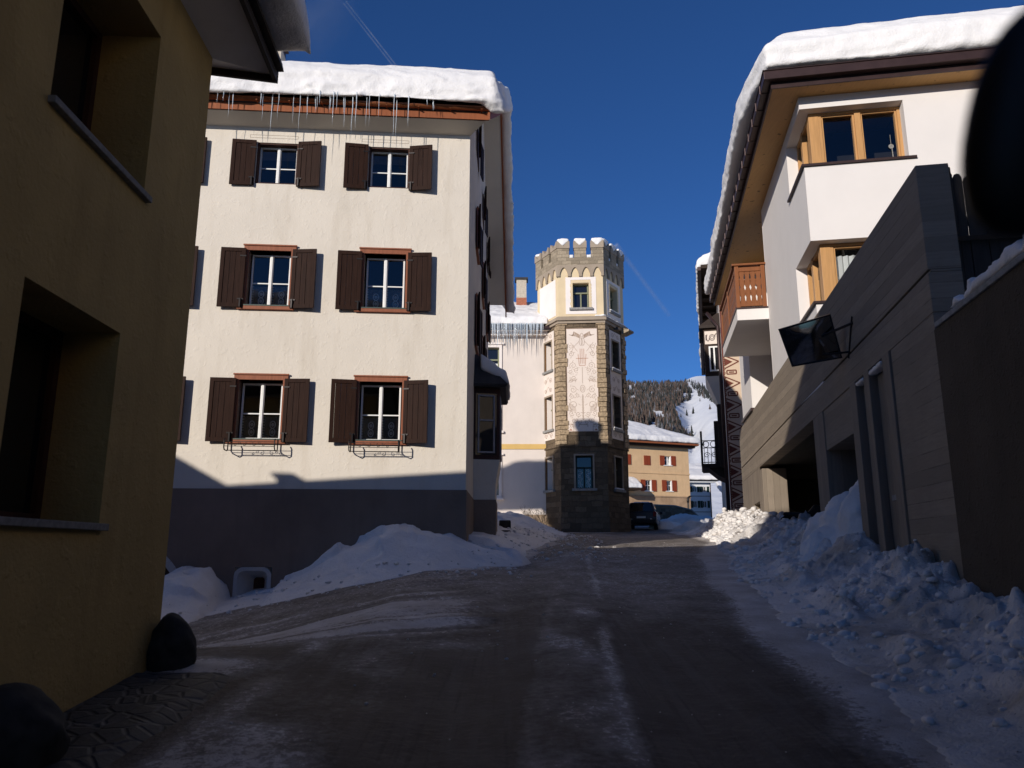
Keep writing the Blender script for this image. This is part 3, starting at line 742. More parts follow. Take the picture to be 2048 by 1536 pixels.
for (a, b, c, e, k) in (up, lo, extra):
    mb = MB(); mb.box(YF, a - .02, b + .05, -k, .045, c - .045, c); w_ = mb.build('window', 'sill_stone', yb, bevel=.006)
    mb = MB(); mb.frame(YF, a, b, c, e, .06, -k + .002, -k + .06); mb.build('sash', 'frame_dark', w_)
    mb = MB(); mb.poly([YF.loc(a, -k + .02, c), YF.loc(b, -k + .02, c), YF.loc(b, -k + .02, e), YF.loc(a, -k + .02, e)]); mb.build('pane', 'pane_dark', w_, solid=False)
# flat hip roof, plastered soffit, dark boards
def ring_at(x0, x1, y0, y1): return [(x0, y0), (x1, y0), (x1, y1), (x0, y1)]
mb = MB()
i_ = [YF.loc(-9, 0, 0)[:2], YF.loc(0, 0, 0)[:2], YN.loc(9.4, 0, 0)[:2], YW.loc(12, 0, 0)[:2]]
o_ = [(-1.72, -3.3), (-2.28, 6.70), (-12.3, 4.5), (-12.1, -8.8)]
for k in range(4):
    k2 = (k + 1) % 4
    mb.poly([(*i_[k], 4.40), (*i_[k2], 4.40), (*o_[k2], 4.52), (*o_[k], 4.52)])
mb.build('soffit', 'grey_soffit', yb, solid=False)
mb = MB()
mb.hexa([(-2.28, 6.70, 4.44), (-12.3, 4.50, 4.44), (-12.3, 4.46, 4.44), (-2.30, 6.66, 4.44), (-2.28, 6.70, 4.69), (-12.3, 4.50, 4.69), (-12.3, 4.46, 4.69), (-2.30, 6.66, 4.69)])
mb.hexa([(-2.279, 6.66, 4.445), (-1.72, -3.3, 4.445), (-1.76, -3.3, 4.445), (-2.319, 6.66, 4.445), (-2.279, 6.66, 4.615), (-1.72, -3.3, 4.615), (-1.76, -3.3, 4.615), (-2.319, 6.66, 4.615)])
mb.hexa([(-2.215, 6.66, 4.54), (-1.655, -3.3, 4.54), (-1.715, -3.3, 4.54), (-2.275, 6.66, 4.54), (-2.235, 6.66, 4.63), (-1.675, -3.3, 4.63), (-1.715, -3.3, 4.63), (-2.275, 6.66, 4.63)])
mb.build('fascia', 'fascia_dark', yb)
mb = MB(); mb.column([(-1.78, -3.3), (-2.3, 6.66), (-12.28, 4.47), (-12.1, -8.8)], 4.625, 4.66, top=[(-1.9, -3.3), (-2.42, 6.5), (-12.1, 4.3), (-12, -8.7)]); mb.build('roof', 'tile_dark', yb)
mb = MB()
mb.column([(-1.40, -2), (-1.90, 6.70), (-3.2, 6.4), (-3.0, -2)], 4.68, 5.30, top=[(-1.55, -2), (-2.05, 6.4), (-3.1, 5.8), (-2.9, -2)])
mb.column([(-2.6, -2), (-2.9, 5.4), (-11, 2.7), (-11, -5), (-6, -6)], 4.70, 4.95, top=[(-2.7, -2), (-3.4, 4.3), (-10.6, 1.9), (-10.6, -5), (-6, -5.6)])
melt(mb, 'roof_snow', 'roof_snow', yb, 0.10, 8, ((0.9, 0.14), (0.2, 0.04)))
mb = MB(); mb.box(WORLD, -11.22, -10.96, -4.0, -3.74, 4.5, 5.12); mb.box(WORLD, -11.27, -10.91, -4.05, -3.69, 5.12, 5.18); mb.build('chimney', 'chimney_plaster', yb)

def stone(name, label, x, y, z0, r, h, seed, flat=1.0):
    bm = bmesh.new(); bmesh.ops.create_icosphere(bm, subdivisions=4, radius=1)
    for v in bm.verts:
        c = v.co; n = fbm(np.array(c.x * 1.3 + seed), np.array(c.y * 1.3 + c.z * 1.7), 4, seed)
        dw, _v = worley(np.array(c.x * 2.2 + seed), np.array(c.y * 2.2 + c.z * 2.6), 3)
        f = 0.78 + 0.16 * float(dw) + 0.30 * float(n) + 0.05 * abs(float(fbm(np.array(c.x * 5 + seed), np.array(c.y * 5 + c.z * 6), 3, seed + 3)) - .5) * 2
        zz = c.z
        k = 1.0 if zz < 0 else (1 - 0.18 * zz * zz)
        v.co = (c.x * r * f * k, c.y * r * f * k * flat, (zz * .62 + .38) * h * (0.93 + .14 * float(n)))
    me = bpy.data.meshes.new(name); bm.to_mesh(me); bm.free(); me.materials.append(MATS['boulder'])
    me.polygons.foreach_set('use_smooth', [True] * len(me.polygons))
    o = bpy.data.objects.new(name, me); COL.objects.link(o); o.location = (x, y, z0)
    tag(o, label, 'guard stone', 'guard stones at the foot of the yellow house'); return o
stone('guard_stone', 'dark rounded guard stone at the corner of the yellow house', -2.60, 6.17, -0.92, 0.175, 0.45, 2)
stone('guard_stone', 'dark guard stone with a thin snow line in the bottom left corner', -2.49, 4.05, -1.10, 0.27, 0.47, 5)

# ================================================================== cream house
CF = Face(-0.85, 14.2, 1, 0.077)              # front; s = 0 at the right corner
CS = Face(-0.85, 14.2, 0.0, 1)               # side wall along the street; s grows away
CZ0, CPL, CTOP = -2.2, 1.08, 8.22
ch = thing('cream_house', 'large cream plastered house with brown shutters and thick snow on its roof', 'house', (-0.85, 14.2, -0.2))
cols = (-6.02, -3.80, -1.61)
rows = ((7.02, 7.90, 0.40, 0), (4.52, 5.62, 0.40, 1), (1.98, 3.08, 0.40, 2))
holes = [(c - hw, c + hw, z0, z1, .2) for c in cols for z0, z1, hw, k in rows]
mb = MB(); mb.wall(CF, -14.6, 0, CPL, CTOP, holes)
side_z = ((1.95, 3.05), (4.6, 5.7), (6.95, 7.85), (9.3, 10.1))
side_s = (3.2, 6.8, 10.4)
sh_holes = [(s - .38, s + .38, z0, z1, .2) for z0, z1 in side_z for s in side_s if not (z0 < 2.5 and s < 4.5)]
DEP = 12.3
mb.wall(CS, 0, DEP, CPL, CTOP, [h for h in sh_holes if h[3] < CTOP])
RIDGE = 6.6; RZ = 12.75
gab = [(0, CTOP), (RIDGE, CTOP), (DEP, CTOP)]
L = CS.loc
# gable triangle with the attic windows on it as shallow panels
mb.poly([L(0, 0, CTOP), L(DEP, 0, CTOP), L(DEP, 0, 8.6), L(RIDGE, 0, RZ), L(0, 0, 8.6)])
mb.build('wall', 'cream', ch, solid=False)
mb = MB(); mb.wall(CF, -14.6, 0.0165, CZ0, CPL, [(-4.03, -3.39, -.86, -.29, .0)], d=0.018)
mb.wall(CS, -.0185, DEP, CZ0, CPL + 0.0, d=0.018)
mb.poly([CF.loc(-14.6, .018, CPL), CF.loc(.018, .018, CPL), CF.loc(.018, -.01, CPL), CF.loc(-14.6, -.01, CPL)])
mb.poly([CS.loc(-.018, .018, CPL), CS.loc(DEP, .018, CPL), CS.loc(DEP, -.01, CPL), CS.loc(-.018, -.01, CPL)])
mb.build('plinth', 'plinth_grey', ch, solid=False)
# dark rooms behind the panes
mb = MB(); mb.box(CF, -14, -.3, -2.2, -1.1, 1.2, 8.1); mb.build('room', 'room_dark', ch)

def rosette(mb, fc, s, z, d, rs=.048, rz=.068):
    mb.ring(fc, s, z, rs, rz, .019, d, 14); mb.ring(fc, s, z, rs * .55, rz * .5, .012, d, 4)
    mb.ring(fc, s, z, rs * .18, rz * .18, .010, d, 6)
def shutter(fc, hs, hz0, hz1, wd, ang, side, parent, mat='shutter_brown', hd=0.045):
    """a panelled leaf hinged at hs, swung nearly flat against the wall"""
    c, sn_ = math.cos(ang), math.sin(ang); th = .035
    sx = -1 if side < 0 else 1
    r = (fc.r[0] * sx, fc.r[1] * sx); n = fc.n
    hx, hy, _ = fc.loc(hs, hd, 0)
    dr = (r[0] * c + n[0] * sn_, r[1] * c + n[1] * sn_); dn = (n[0] * c - r[0] * sn_, n[1] * c - r[1] * sn_)
    lf = Face(0, 0, 1, 0); lf.o = (hx, hy); lf.r = dr; lf.n = dn
    mb = MB(); st = .075
    mb.box(lf, 0, st, 0, th, hz0, hz1); mb.box(lf, wd - st, wd, 0, th, hz0, hz1)
    mb.box(lf, st, wd - st, 0, th, hz0, hz0 + st); mb.box(lf, st, wd - st, 0, th, hz1 - st, hz1)
    k = (wd - 2 * st) / 3
    for j in range(3): mb.box(lf, st + j * k + .003, st + (j + 1) * k - .003, .006, th - .012, hz0 + st, hz1 - st)
    o = mb.build('shutter', mat, parent, bevel=.003)
    if fc is CF:
        for zz in (hz0 + .16, hz1 - .16): mb = MB(); mb.box(lf, -.015, .10, th, th + .006, zz - .013, zz + .013); mb.build('hinge', 'iron', o)
        mb = MB(); mb.box(lf, .03, .055, th, th + .03, hz0 + .0, hz0 + .17); mb.build('hook', 'iron', o)
    return o
def casement(fc, a, b, z0, z1, dep, house, frame=None, sill=True, lace=0, name='window', dark=False, cross=.45):
    """sashes, panes and curtains of one double window in a hole of the wall"""
    if frame:
        mb = MB(); fw_ = .09
        mb.box(fc, a - fw_, a, -dep, .035, z0, z1 + fw_); mb.box(fc, b, b + fw_, -dep, .035, z0, z1 + fw_)
        mb.box(fc, a, b, -dep, .035, z1, z1 + fw_)
        mb.box(fc, a - fw_ - .015, b + fw_ + .015, .02, .055, z1 + fw_, z1 + fw_ + .028)
        mb.box(fc, a - fw_ - .06, b + fw_ + .02, -dep, .06, z0 - .085, z0 - .02)
        w_ = mb.build(name, 'frame_red', house, bevel=.004)
    else:
        mb = MB(); mb.frame(fc, a, b, z0, z1, .028, -dep, -.02); w_ = mb.build(name, 'frame_dark', house)
    if sill:
        mb = MB(); mb.box(fc, a - .02, b + .02, -dep, .065, z0 - .019, z0 + .004); mb.build('sill', 'seal_green' if frame else 'sill_stone', w_)
    d0 = -dep + .01; m_ = (a + b) / 2; q = .032
    mb = MB()
    for (p0, p1) in ((a + .03, m_ - .004), (m_ + .004, b - .03)):
        mb.frame(fc, p0, p1, z0 + .01, z1 - .03, q, d0, d0 + .045)
        zc = z0 + (z1 - z0) * cross
        mb.box(fc, p0 + q, p1 - q, d0 + .008, d0 + .035, zc - .012, zc + .012)
    mb.box(fc, m_ - .022, m_ + .022, d0 + .045, d0 + .06, z0 + .012, z1 - .03)
    mb.build('sash', 'sash_white', w_, bevel=.003)
    mb = MB()
    for (p0, p1) in ((a + .03, m_), (m_, b - .03)): mb.poly([fc.loc(p0, d0 + .02, z0 + .01), fc.loc(p1, d0 + .02, z0 + .01), fc.loc(p1, d0 + .02, z1 - .03), fc.loc(p0, d0 + .02, z1 - .03)])
    mb.build('pane', 'pane_dark' if dark else 'pane', w_, solid=False)
    if lace:
        zc = z0 + (z1 - z0) * (cross - .03); dl = d0 - .05; mb = MB(); mv = MB()
        for (p0, p1, sx) in ((a + .05, m_ - .03, 1), (m_ + .03, b - .05, 1)):
            mv.poly([fc.loc(p0, dl - .004, z0 + .02), fc.loc(p1, dl - .004, z0 + .02), fc.loc(p1, dl - .004, zc), fc.loc(p0, dl - .004, zc)])
            c_ = (p0 + p1) / 2 + .01; hh = (zc - z0)
            rosette(mb, fc, c_, z0 + hh * .66, dl); rosette(mb, fc, c_, z0 + hh * .36, dl)
            for sx in (p0 + .008, p1 - .008):
                k = 9
                for j in range(k): mb.box(fc, sx - .014, sx + .014, dl - .001, dl + .001, z0 + .03 + j * hh / k, z0 + .03 + j * hh / k + hh / k * .55)
            for j in range(6): mb.box(fc, p0 + .02 + j * (p1 - p0) / 6.4, p0 + .02 + (j + .5) * (p1 - p0) / 6.4, dl - .001, dl + .001, z0 + .03, z0 + .05)
        n0 = len(mb.v); mb.v += mv.v; mb.f += [tuple(i + n0 for i in q) for q in mv.f]; mb.m += [1] * len(mv.f)
        mb.build('lace_curtain', ['lace', 'sheer'], w_, solid=False)
    return w_
for c in cols:
    for z0, z1, hw, k in rows:
        w_ = casement(CF, c - hw, c + hw, z0, z1, .2, ch, frame=(k > 0), lace=(k > 0), sill=(k > 0))
        off = .06 if k else .03
        for sd in (-1, 1):
            an = math.radians(random.uniform(2, 9) if sd < 0 else random.uniform(3, 13))
            shutter(CF, c + sd * (hw + off - .02), z0 - .06, z1 + .02, .46, an, sd, w_, hd=.05 if k else .02)
        if k == 0:
            mb = MB(); g = .0035
            pts = [(c - .55, 8.0), (c + .38, 8.0), (c + .38, 8.06), (c - .55, 8.06)]
            mb.ribbon(CF, pts + pts[:1], .0045, .004); mb.build('painted_outline', 'cement', w_, solid=False)
        if k == 2 and c > -5:
            r_ = MB(); za = z0 - .03; dd = .30
            for sa in (c - hw - .10, c + hw - .02):
                r_.tube([CF.loc(sa, .06, za + .02), CF.loc(sa, .06, za - .17), CF.loc(sa, .10, za - .20), CF.loc(sa, dd - .04, za - .20), CF.loc(sa, dd, za - .16), CF.loc(sa, dd, za - .03), CF.loc(sa, dd - .03, za - .0)], .011, 6)
            for (d_, z_) in ((.08, za - .19), (.19, za - .20), (dd, za - .14), (dd, za - .06)):
                r_.tube([CF.loc(c - hw - .10, d_, z_), CF.loc(c + hw - .02, d_, z_)], .006, 5)
            for sx in (-1, 1):
                for (rr, cz_, cs_) in ((.045, za - .10, .09), (.032, za - .085, .18), (.028, za - .115, .25)):
                    P_ = [CF.loc(c - .06 + sx * cs_ + sx * rr * (1 - .7 * t) * math.cos(5 * t + 2), dd, cz_ + rr * (1 - .7 * t) * math.sin(5 * t + 2)) for t in np.linspace(0, 1.6, 14) if t < 1.35]
                    r_.tube(P_, .0045, 5)
            r_.build('flower_rack', 'iron', ch, smooth=True)
# windows along the street side, leaves standing a little off the wall
for h in sh_holes:
    a, b, z0, z1 = h[:4]
    if z1 < CTOP:
        w_ = casement(CS, a, b, z0, z1, .2, ch, frame=True, sill=True, dark=True)
    else:
        mb = MB(); mb.frame(CS, a, b, z0, z1, .07, 0.002, .03); mb.box(CS, a + .07, b - .07, .002, .010, z0 + .07, z1 - .07); w_ = mb.build('window', 'frame_dark', ch)
    shutter(CS, a - .05, z0 - .05, z1 + .03, .38, math.radians(8), -1, w_); shutter(CS, b + .05, z0 - .05, z1 + .03, .38, math.radians(7), 1, w_)
# arched cellar door and the little cellar window
mb = MB(); cs_, zs = -5.92, -1.0; R1, R2 = .98, 1.09
mb.ribbon(CF, [(cs_ + (R1 + R2) / 2 * math.cos(t), zs + .05 + (R1 + R2) / 2 * math.sin(t) * 1.02) for t in np.linspace(0, math.pi, 26)], .13, .035)
d_ = mb.build('arched_door', 'niche_white', ch, solid=False)
mb = MB(); mb.slab(CF, [(cs_ + R1 * math.cos(t), zs + .05 + R1 * math.sin(t)) for t in np.linspace(0, math.pi, 22)] + [(cs_ - R1, -2), (cs_ + R1, -2)], .012, .03); mb.build('door_leaf', 'timber_dark', d_)
def rrect(s0, s1, z0, z1, r0, n=5):
    P_ = []
    for (cx_, cz_, a0) in ((s1 - r0, z1 - r0, 0), (s0 + r0, z1 - r0, 90), (s0 + r0 * .4, z0 + r0 * .4, 180), (s1 - r0 * .4, z0 + r0 * .4, 270)):
        rr = r0 if a0 < 100 else r0 * .4
        for k in range(n): t = math.radians(a0 + 90 * k / (n - 1)); P_.append((cx_ + rr * math.cos(t), cz_ + rr * math.sin(t)))
    return P_
mb = MB(); A_ = rrect(-4.03, -3.39, -.86, -.29, .15); B_ = rrect(-3.97, -3.45, -.80, -.35, .12); C_ = [(-3.82 + (p[0] + 3.97) * .36 + .06, -.70 + (p[1] + .80) * .5) for p in B_]
n_ = len(A_)
for k in range(n_):
    k2 = (k + 1) % n_; l = CF.loc
    mb.poly([l(A_[k][0], .02, A_[k][1]), l(A_[k2][0], .02, A_[k2][1]), l(A_[k2][0], .045, A_[k2][1]), l(A_[k][0], .045, A_[k][1])])
    mb.poly([l(A_[k][0], .045, A_[k][1]), l(A_[k2][0], .045, A_[k2][1]), l(B_[k2][0], .045, B_[k2][1]), l(B_[k][0], .045, B_[k][1])])
    mb.poly([l(B_[k][0], .045, B_[k][1]), l(B_[k2][0], .045, B_[k2][1]), l(C_[k2][0], -.30, C_[k2][1]), l(C_[k][0], -.30, C_[k][1])])
cw = mb.build('cellar_window', 'niche_white', ch, solid=True)
mb = MB(); zc_ = [c[1] for c in C_]; sc_ = [c[0] for c in C_]
mb.box(CF, min(sc_) - .02, max(sc_) + .02, -.32, -.295, min(zc_) - .02, max(zc_) + .02); mb.build('hatch', 'frame_dark', cw)
# oriel on the street side
ox0, ox1, oz0, oz1, od = 2.6, 4.6, 1.95, 3.55, .58
of = [(ox0, 0), (ox0 + .12, od), (ox1 - .12, od), (ox1, 0)]
orl = MB()
orl.column([CS.loc(a, d, 0)[:2] for a, d in of], oz0, oz0 + .10); orl.column([CS.loc(a, d, 0)[:2] for a, d in of], oz1 - .12, oz1)
for (p0, p1) in zip(of, of[1:]):
    for t in (0.0, .92) if p0[1] == 0 or p1[1] == 0 else (0.0, .31, .62, .94):
        a = p0[0] + (p1[0] - p0[0]) * t; d = p0[1] + (p1[1] - p0[1]) * t; a2 = p0[0] + (p1[0] - p0[0]) * (t + .08); d2 = p0[1] + (p1[1] - p0[1]) * (t + .08)
        q0 = CS.loc(a, d, 0); q1 = CS.loc(a2, d2, 0); q2 = CS.loc(a2, max(0, d2 - .06), 0); q3 = CS.loc(a, max(0, d - .06), 0)
        orl.column([q0[:2], q1[:2], q2[:2], q3[:2]], oz0 + .1, oz1 - .12)
orl_o = orl.build('oriel', 'frame_dark', ch)
g_ = MB(); w2 = MB()
for (p0, p1) in zip(of, of[1:]):
    q0 = CS.loc(p0[0], max(p0[1] - .03, 0), 0); q1 = CS.loc(p1[0], max(p1[1] - .03, 0), 0)
    g_.poly([(q0[0], q0[1], oz0 + .1), (q1[0], q1[1], oz0 + .1), (q1[0], q1[1], oz1 - .12), (q0[0], q0[1], oz1 - .12)])
    f_ = Face(q0[0], q0[1], q1[0] - q0[0], q1[1] - q0[1]); l_ = math.hypot(q1[0] - q0[0], q1[1] - q0[1])
    w2.frame(f_, .09, l_ - .09, oz0 + .14, oz1 - .16, .035, .0, .05); w2.box(f_, .12, l_ - .12, .0, .04, oz0 + .85, oz0 + .885)
g_.build('pane', 'pane_dark', orl_o, solid=False); w2.build('sash', 'sash_grey', orl_o)
mb = MB(); mb.column([CS.loc(a, d * 1.15 + (.05 if d else 0), 0)[:2] for a, d in ((ox0 - .18, 0), (ox0 - .1, od), (ox1 + .1, od), (ox1 + .18, 0))], oz1, oz1 + .06, top=[CS.loc(a, d, 0)[:2] for a, d in ((ox0 - .2, 0), (ox0 - .14, od * 1.3), (ox1 + .14, od * 1.3), (ox1 + .2, 0))])
mb.column([CS.loc(a, d, 0)[:2] for a, d in ((ox0 - .2, 0), (ox0 - .14, od * 1.3), (ox1 + .14, od * 1.3), (ox1 + .2, 0))], oz1 + .06, oz1 + .85, top=[CS.loc(a, d, 0)[:2] for a, d in ((ox0 + .3, 0), (ox0 + .35, .06), (ox1 - .35, .06), (ox1 - .3, 0))])
mb.build('oriel_roof', 'tile_dark', orl_o)
mb = MB()
mb.hexa([CS.loc(ox0 - .05, .15, oz1 + .42), CS.loc(ox1 + .05, .15, oz1 + .42), CS.loc(ox1 + .05, .82, oz1 + .05), CS.loc(ox0 - .05, .82, oz1 + .05),
         CS.loc(ox0 + .05, .15, oz1 + .80), CS.loc(ox1 - .05, .15, oz1 + .80), CS.loc(ox1, .72, oz1 + .40), CS.loc(ox0, .72, oz1 + .40)])
melt(mb, 'oriel_snow', 'snow_clean', orl_o, .05, 10, ((.4, .08), (.12, .02)))
mb = MB(); mb.column([CS.loc(a, d, 0)[:2] for a, d in ((ox0 + .1, 0), (ox0 + .15, od - .1), (ox1 - .15, od - .1), (ox1 - .1, 0))], CPL + .3, oz0 - .001, top=[CS.loc(a, d, 0)[:2] for a, d in of])
mb.column([CS.loc(a, d, 0)[:2] for a, d in ((ox0 + .1, 0), (ox0 + .15, od - .1), (ox1 - .15, od - .1), (ox1 - .1, 0))], CPL, CPL + .3)
mb.build('oriel_base', 'cream', orl_o)
mb = MB(); mb.column([CS.loc(a, d, 0)[:2] for a, d in ((ox0 + .095, 0), (ox0 + .145, od - .08), (ox1 - .145, od - .08), (ox1 - .095, 0))], CZ0, CPL - .002); mb.build('oriel_plinth', 'plinth_grey', orl_o)
# eaves, gutter, verge
mb = MB()
EV = .42
mb.poly([CF.loc(-14.6, 0, CTOP), CF.loc(0, 0, CTOP), CF.loc(.30, EV, CTOP + .10), CF.loc(-14.6, EV, CTOP + .10)])
mb.poly([CF.loc(0, 0, CTOP), CF.loc(.30, EV, CTOP + .10), CF.loc(.30, EV, CTOP + .3), CS.loc(.5, 0, CTOP + .75)])
mb.build('soffit', 'cream_soffit', ch, solid=False)
mb = MB()
mb.box(CF, -14.6, .36, EV, EV + .03, CTOP + .11, CTOP + .26)
mb.build('fascia', 'fascia_copper', ch)
mb = MB()
gp = [(EV + .085 + .068 * math.cos(t), CTOP + .335 + .068 * math.sin(t)) for t in np.linspace(math.pi, 2 * math.pi, 9)]
mb.prism(CF, -14.6, .40, gp)
for k in range(16): mb.box(CF, .2 - k * .62, .225 - k * .62, EV + .01, EV + .158, CTOP + .255, CTOP + .275)
mb.build('gutter', 'gutter_copper', ch, smooth=False)
# roof: slab with the pitch of the gable
pt = (RZ - 8.6) / RIDGE
def RP(q): return 8.78 + pt * q if q <= RIDGE else RZ + .18 - (RZ - 8.6) / (DEP - RIDGE) * (q - RIDGE)   # roof height q metres behind the front wall
mb = MB(); qs = [-EV - .06, RIDGE, DEP + .4]
prof = [(-q, RP(q)) for q in qs] + [(-q, RP(q) + .12) for q in reversed(qs)]
mb.prism(CF, -14.6, .38, prof); mb.build('roof', 'tile_dark', ch)
VS = Face(*CF.loc(.38, 0, 0)[:2], .018, 1)
mb = MB()
for (q0, q1) in ((-EV - .07, RIDGE), (RIDGE, DEP + .42)):
    mb.hexa([VS.loc(q0, 0, RP(q0) - .16), VS.loc(q1, 0, RP(q1) - .16), VS.loc(q1, .045, RP(q1) - .16), VS.loc(q0, .045, RP(q0) - .16),
             VS.loc(q0, 0, RP(q0) + .13), VS.loc(q1, 0, RP(q1) + .13), VS.loc(q1, .045, RP(q1) + .13), VS.loc(q0, .045, RP(q0) + .13)])
mb.build('bargeboard', 'fascia_copper', ch)
mb = MB()
for (q0, q1) in ((0, RIDGE), (RIDGE, DEP)):
    mb.poly([VS.loc(q0, .0, RP(q0) - .14), VS.loc(q1, .0, RP(q1) - .14), CS.loc(q1, .0, RP(q1) - .14), CS.loc(q0, .0, RP(q0) - .14)])
mb.build('verge_soffit', 'cream_soffit', ch, solid=False)
th = .64
mb = MB(); q0 = -EV - .33; qs = [q0, RIDGE, DEP + .7]
prof = [(-q, RP(max(q, -.5)) + .13 - (.08 if q == q0 else 0)) for q in qs] + [(-(DEP + .7), RP(DEP + .5) + .13 + th), (-RIDGE, RP(RIDGE) + .1 + th), (-(q0 + .5), RP(0) + .14 + th), (-(q0 + .08), RP(-.5) + .2 + th * .72)]
mb.prism(CF, -14.6, .48, prof)
for (q0, q1) in ((-.62, RIDGE), (RIDGE, DEP + .45)):
    a = [(q0, .07, RP(q0) - .02), (q1, .07, RP(q1) - .02), (q1, .36, RP(q1) - .06), (q0, .36, RP(q0) - .02), (q0, -.6, RP(q0) + .85), (q1, -.6, RP(q1) + .85), (q1, .26, RP(q1) + .72), (q0, .2, RP(q0) + .70)]
    mb.hexa([VS.loc(*p) for p in a])
cr = melt(mb, 'roof_snow', 'roof_snow', ch, .06, 9, ((1.6, .12), (.3, .03)), .050, 8.6)
for k in range(34):
    s_ = -5.2 + 4.5 * random.random() ** .9; l = random.choice((.16, .25, .34, .45, .6, .72)) * random.uniform(.7, 1.2)
    if s_ > -.9: l *= .4
    icicle(CF, s_, EV + .22 + random.uniform(-.04, .10), CTOP + .37, l + .08, random.uniform(.006, .012), ch)
mb = MB(); CHQ = 5.6
for (a, b, c, e) in ((-5.85, -5.3, RP(CHQ), RP(CHQ) + 1.7),):
    mb.box(CF, a, b, -CHQ - .55, -CHQ, c, e)
ck = mb.build('chimney', 'chimney_plaster', ch)
mb = MB(); e = RP(CHQ) + 1.7; mb.box(CF, -5.92, -5.23, -CHQ - .62, -CHQ + .07, e + .22, e + .27)
for (a, b) in ((-5.85, -5.78), (-5.37, -5.3)): mb.box(CF, a, b, -CHQ - .55, -CHQ, e, e + .22)
mb.build('chimney_cap', 'gutter_brown', ck)
mb = MB(); mb.box(CF, -5.95, -5.2, -CHQ - .65, -CHQ + .1, e + .271, e + .5); melt(mb, 'chimney_snow', 'roof_snow', ck, .06, 8, ((.3, .05),))
mb = MB(); c2 = RP(6.0); mb.box(CF, -10.1, -9.2, -6.35, -5.65, c2, c2 + 2.0); ck2 = mb.build('chimney', 'chimney_plaster', ch)
mb = MB(); mb.box(CF, -10.2, -9.1, -6.45, -5.55, c2 + 2.001, c2 + 2.5); melt(mb, 'chimney_snow', 'roof_snow', ck2, .06, 10, ((.3, .05),))
# guard blocks at the street corner
for (a, d, h_, sz, lb) in ((7.0, .62, .42, .2, 'square dark stone block at the far foot of the grey plinth'), (5.6, .62, .2, .2, 'low dark stone with snow at the foot of the grey plinth')):
    x, y, _ = CS.loc(a, d, 0); z = float(G(x, y)); mb = MB(); mb.box(CS, a - sz, a + sz, d - sz * .6, d + sz, z - .2, z + h_ + .10)
    o = mb.build('stone_block', 'boulder', None, bevel=.04); tag(o, lb, 'stone block', 'stone blocks at the foot of the cream house')

# ================================================================== stately house behind the cream one
MF = Face(2.0, 42.6, 1, 0)
mu = thing('manor_house', 'pale rendered house with an ochre band and icicles under its snowy eaves beside the tower', 'house', (0, 42.6, 0.9))
mh = [(-3.85, -2.73, 9.15, 11.35, .25), (-3.85, -2.73, 6.6, 8.7, .25), (-3.85, -2.73, 2.9, 5.0, .25)]
mb = MB(); mb.wall(MF, -16, 1.2, 0.0, 12.25, mh); mb.build('wall', 'museum_wall', mu, solid=False)
mb = MB(); mb.box(MF, -16, 1.2, 0, .06, -.5, 1.9); mb.build('plinth', 'museum_base', mu)
mb = MB(); mb.box(MF, -16, 1.2, 0, .05, 5.5, 5.78); mb.build('band', 'ochre_band', mu)
for h in mh:
    a, b, c, e, k = h
    mb = MB(); mb.frame(MF, a - .16, b + .16, c - .1, e + .16, .16, 0, .07); mb.box(MF, a - .26, b + .26, 0, .16, c - .2, c - .08); mb.box(MF, a - .26, b + .26, 0, .14, e + .16, e + .26); w_ = mb.build('window', 'tower_white', mu)
    mb = MB(); mb.frame(MF, a, b, c, e, .08, -k, -k + .08); mb.box(MF, a, b, -k, -k + .1, c + (e - c) * .66, c + (e - c) * .66 + .09); mb.box(MF, (a + b) / 2 - .05, (a + b) / 2 + .05, -k, -k + .09, c, c + (e - c) * .66); mb.build('sash', 'window_green', w_)
    mb = MB(); mb.poly([MF.loc(a, -k + .02, c), MF.loc(b, -k + .02, c), MF.loc(b, -k + .02, e), MF.loc(a, -k + .02, e)]); mb.build('pane', 'pane_dark', w_, solid=False)
    mb = MB(); mb.poly([MF.loc(a + .7, -k + .03, c + .1), MF.loc(b - .05, -k + .03, c + .1), MF.loc(b - .05, -k + .03, c + 1.3), MF.loc(b - .3, -k + .03, c + 1.3)]); mb.build('curtain', 'curtain_white', w_, solid=False)
mb = MB(); mb.box(MF, -16, 1.0, 0, .35, 12.0, 12.2); mb.box(MF, -16, 1.0, 0, .62, 12.2, 12.34); mb.build('cornice', 'museum_wall', mu)
mb = MB(); mb.box(MF, -16, 1.0, .62, .78, 12.24, 12.40); mb.build('gutter', 'gutter_brown', mu)
mb = MB(); mb.prism(MF, -16, 4, [(.72, 12.36), (-4.2, 15.0), (-8.6, 12.36), (-8.6, 12.2), (-4.2, 14.8), (.72, 12.2)]); mb.build('roof', 'tile_dark', mu)
mb = MB(); mb.prism(MF, -10, .1, [(.85, 12.42), (-4.2, 15.05), (-6, 14.2), (-6, 14.6), (-4.2, 15.5), (.6, 13.0)])
melt(mb, 'roof_snow', 'roof_snow', mu, .12, 8, ((1.2, .3), (.3, .08)))
mb = MB(); mb.box(MF, -1.72, -1.10, -3.6, -3.0, 13.4, 16.55); ck = mb.build('chimney', 'chimney_plaster', mu)
mb = MB(); mb.box(MF, -1.73, -1.09, -3.61, -2.99, 13.4, 15.35); mb.build('chimney_brick', 'brick_red', ck)
mb = MB(); mb.box(MF, -1.82, -1.0, -3.7, -2.9, 16.55, 16.66); mb.build('chimney_cap', 'tile_dark', ck)
for k in range(64):
    s_ = -3.9 + 3.7 * (k + random.random()) / 64; l = random.uniform(.35, 1.0) * (1.5 if -2.9 < s_ < -1.1 else 1)
    icicle(MF, s_, .84 + random.uniform(-.05, .05), 12.5, l, random.uniform(.018, .034), mu, 5)

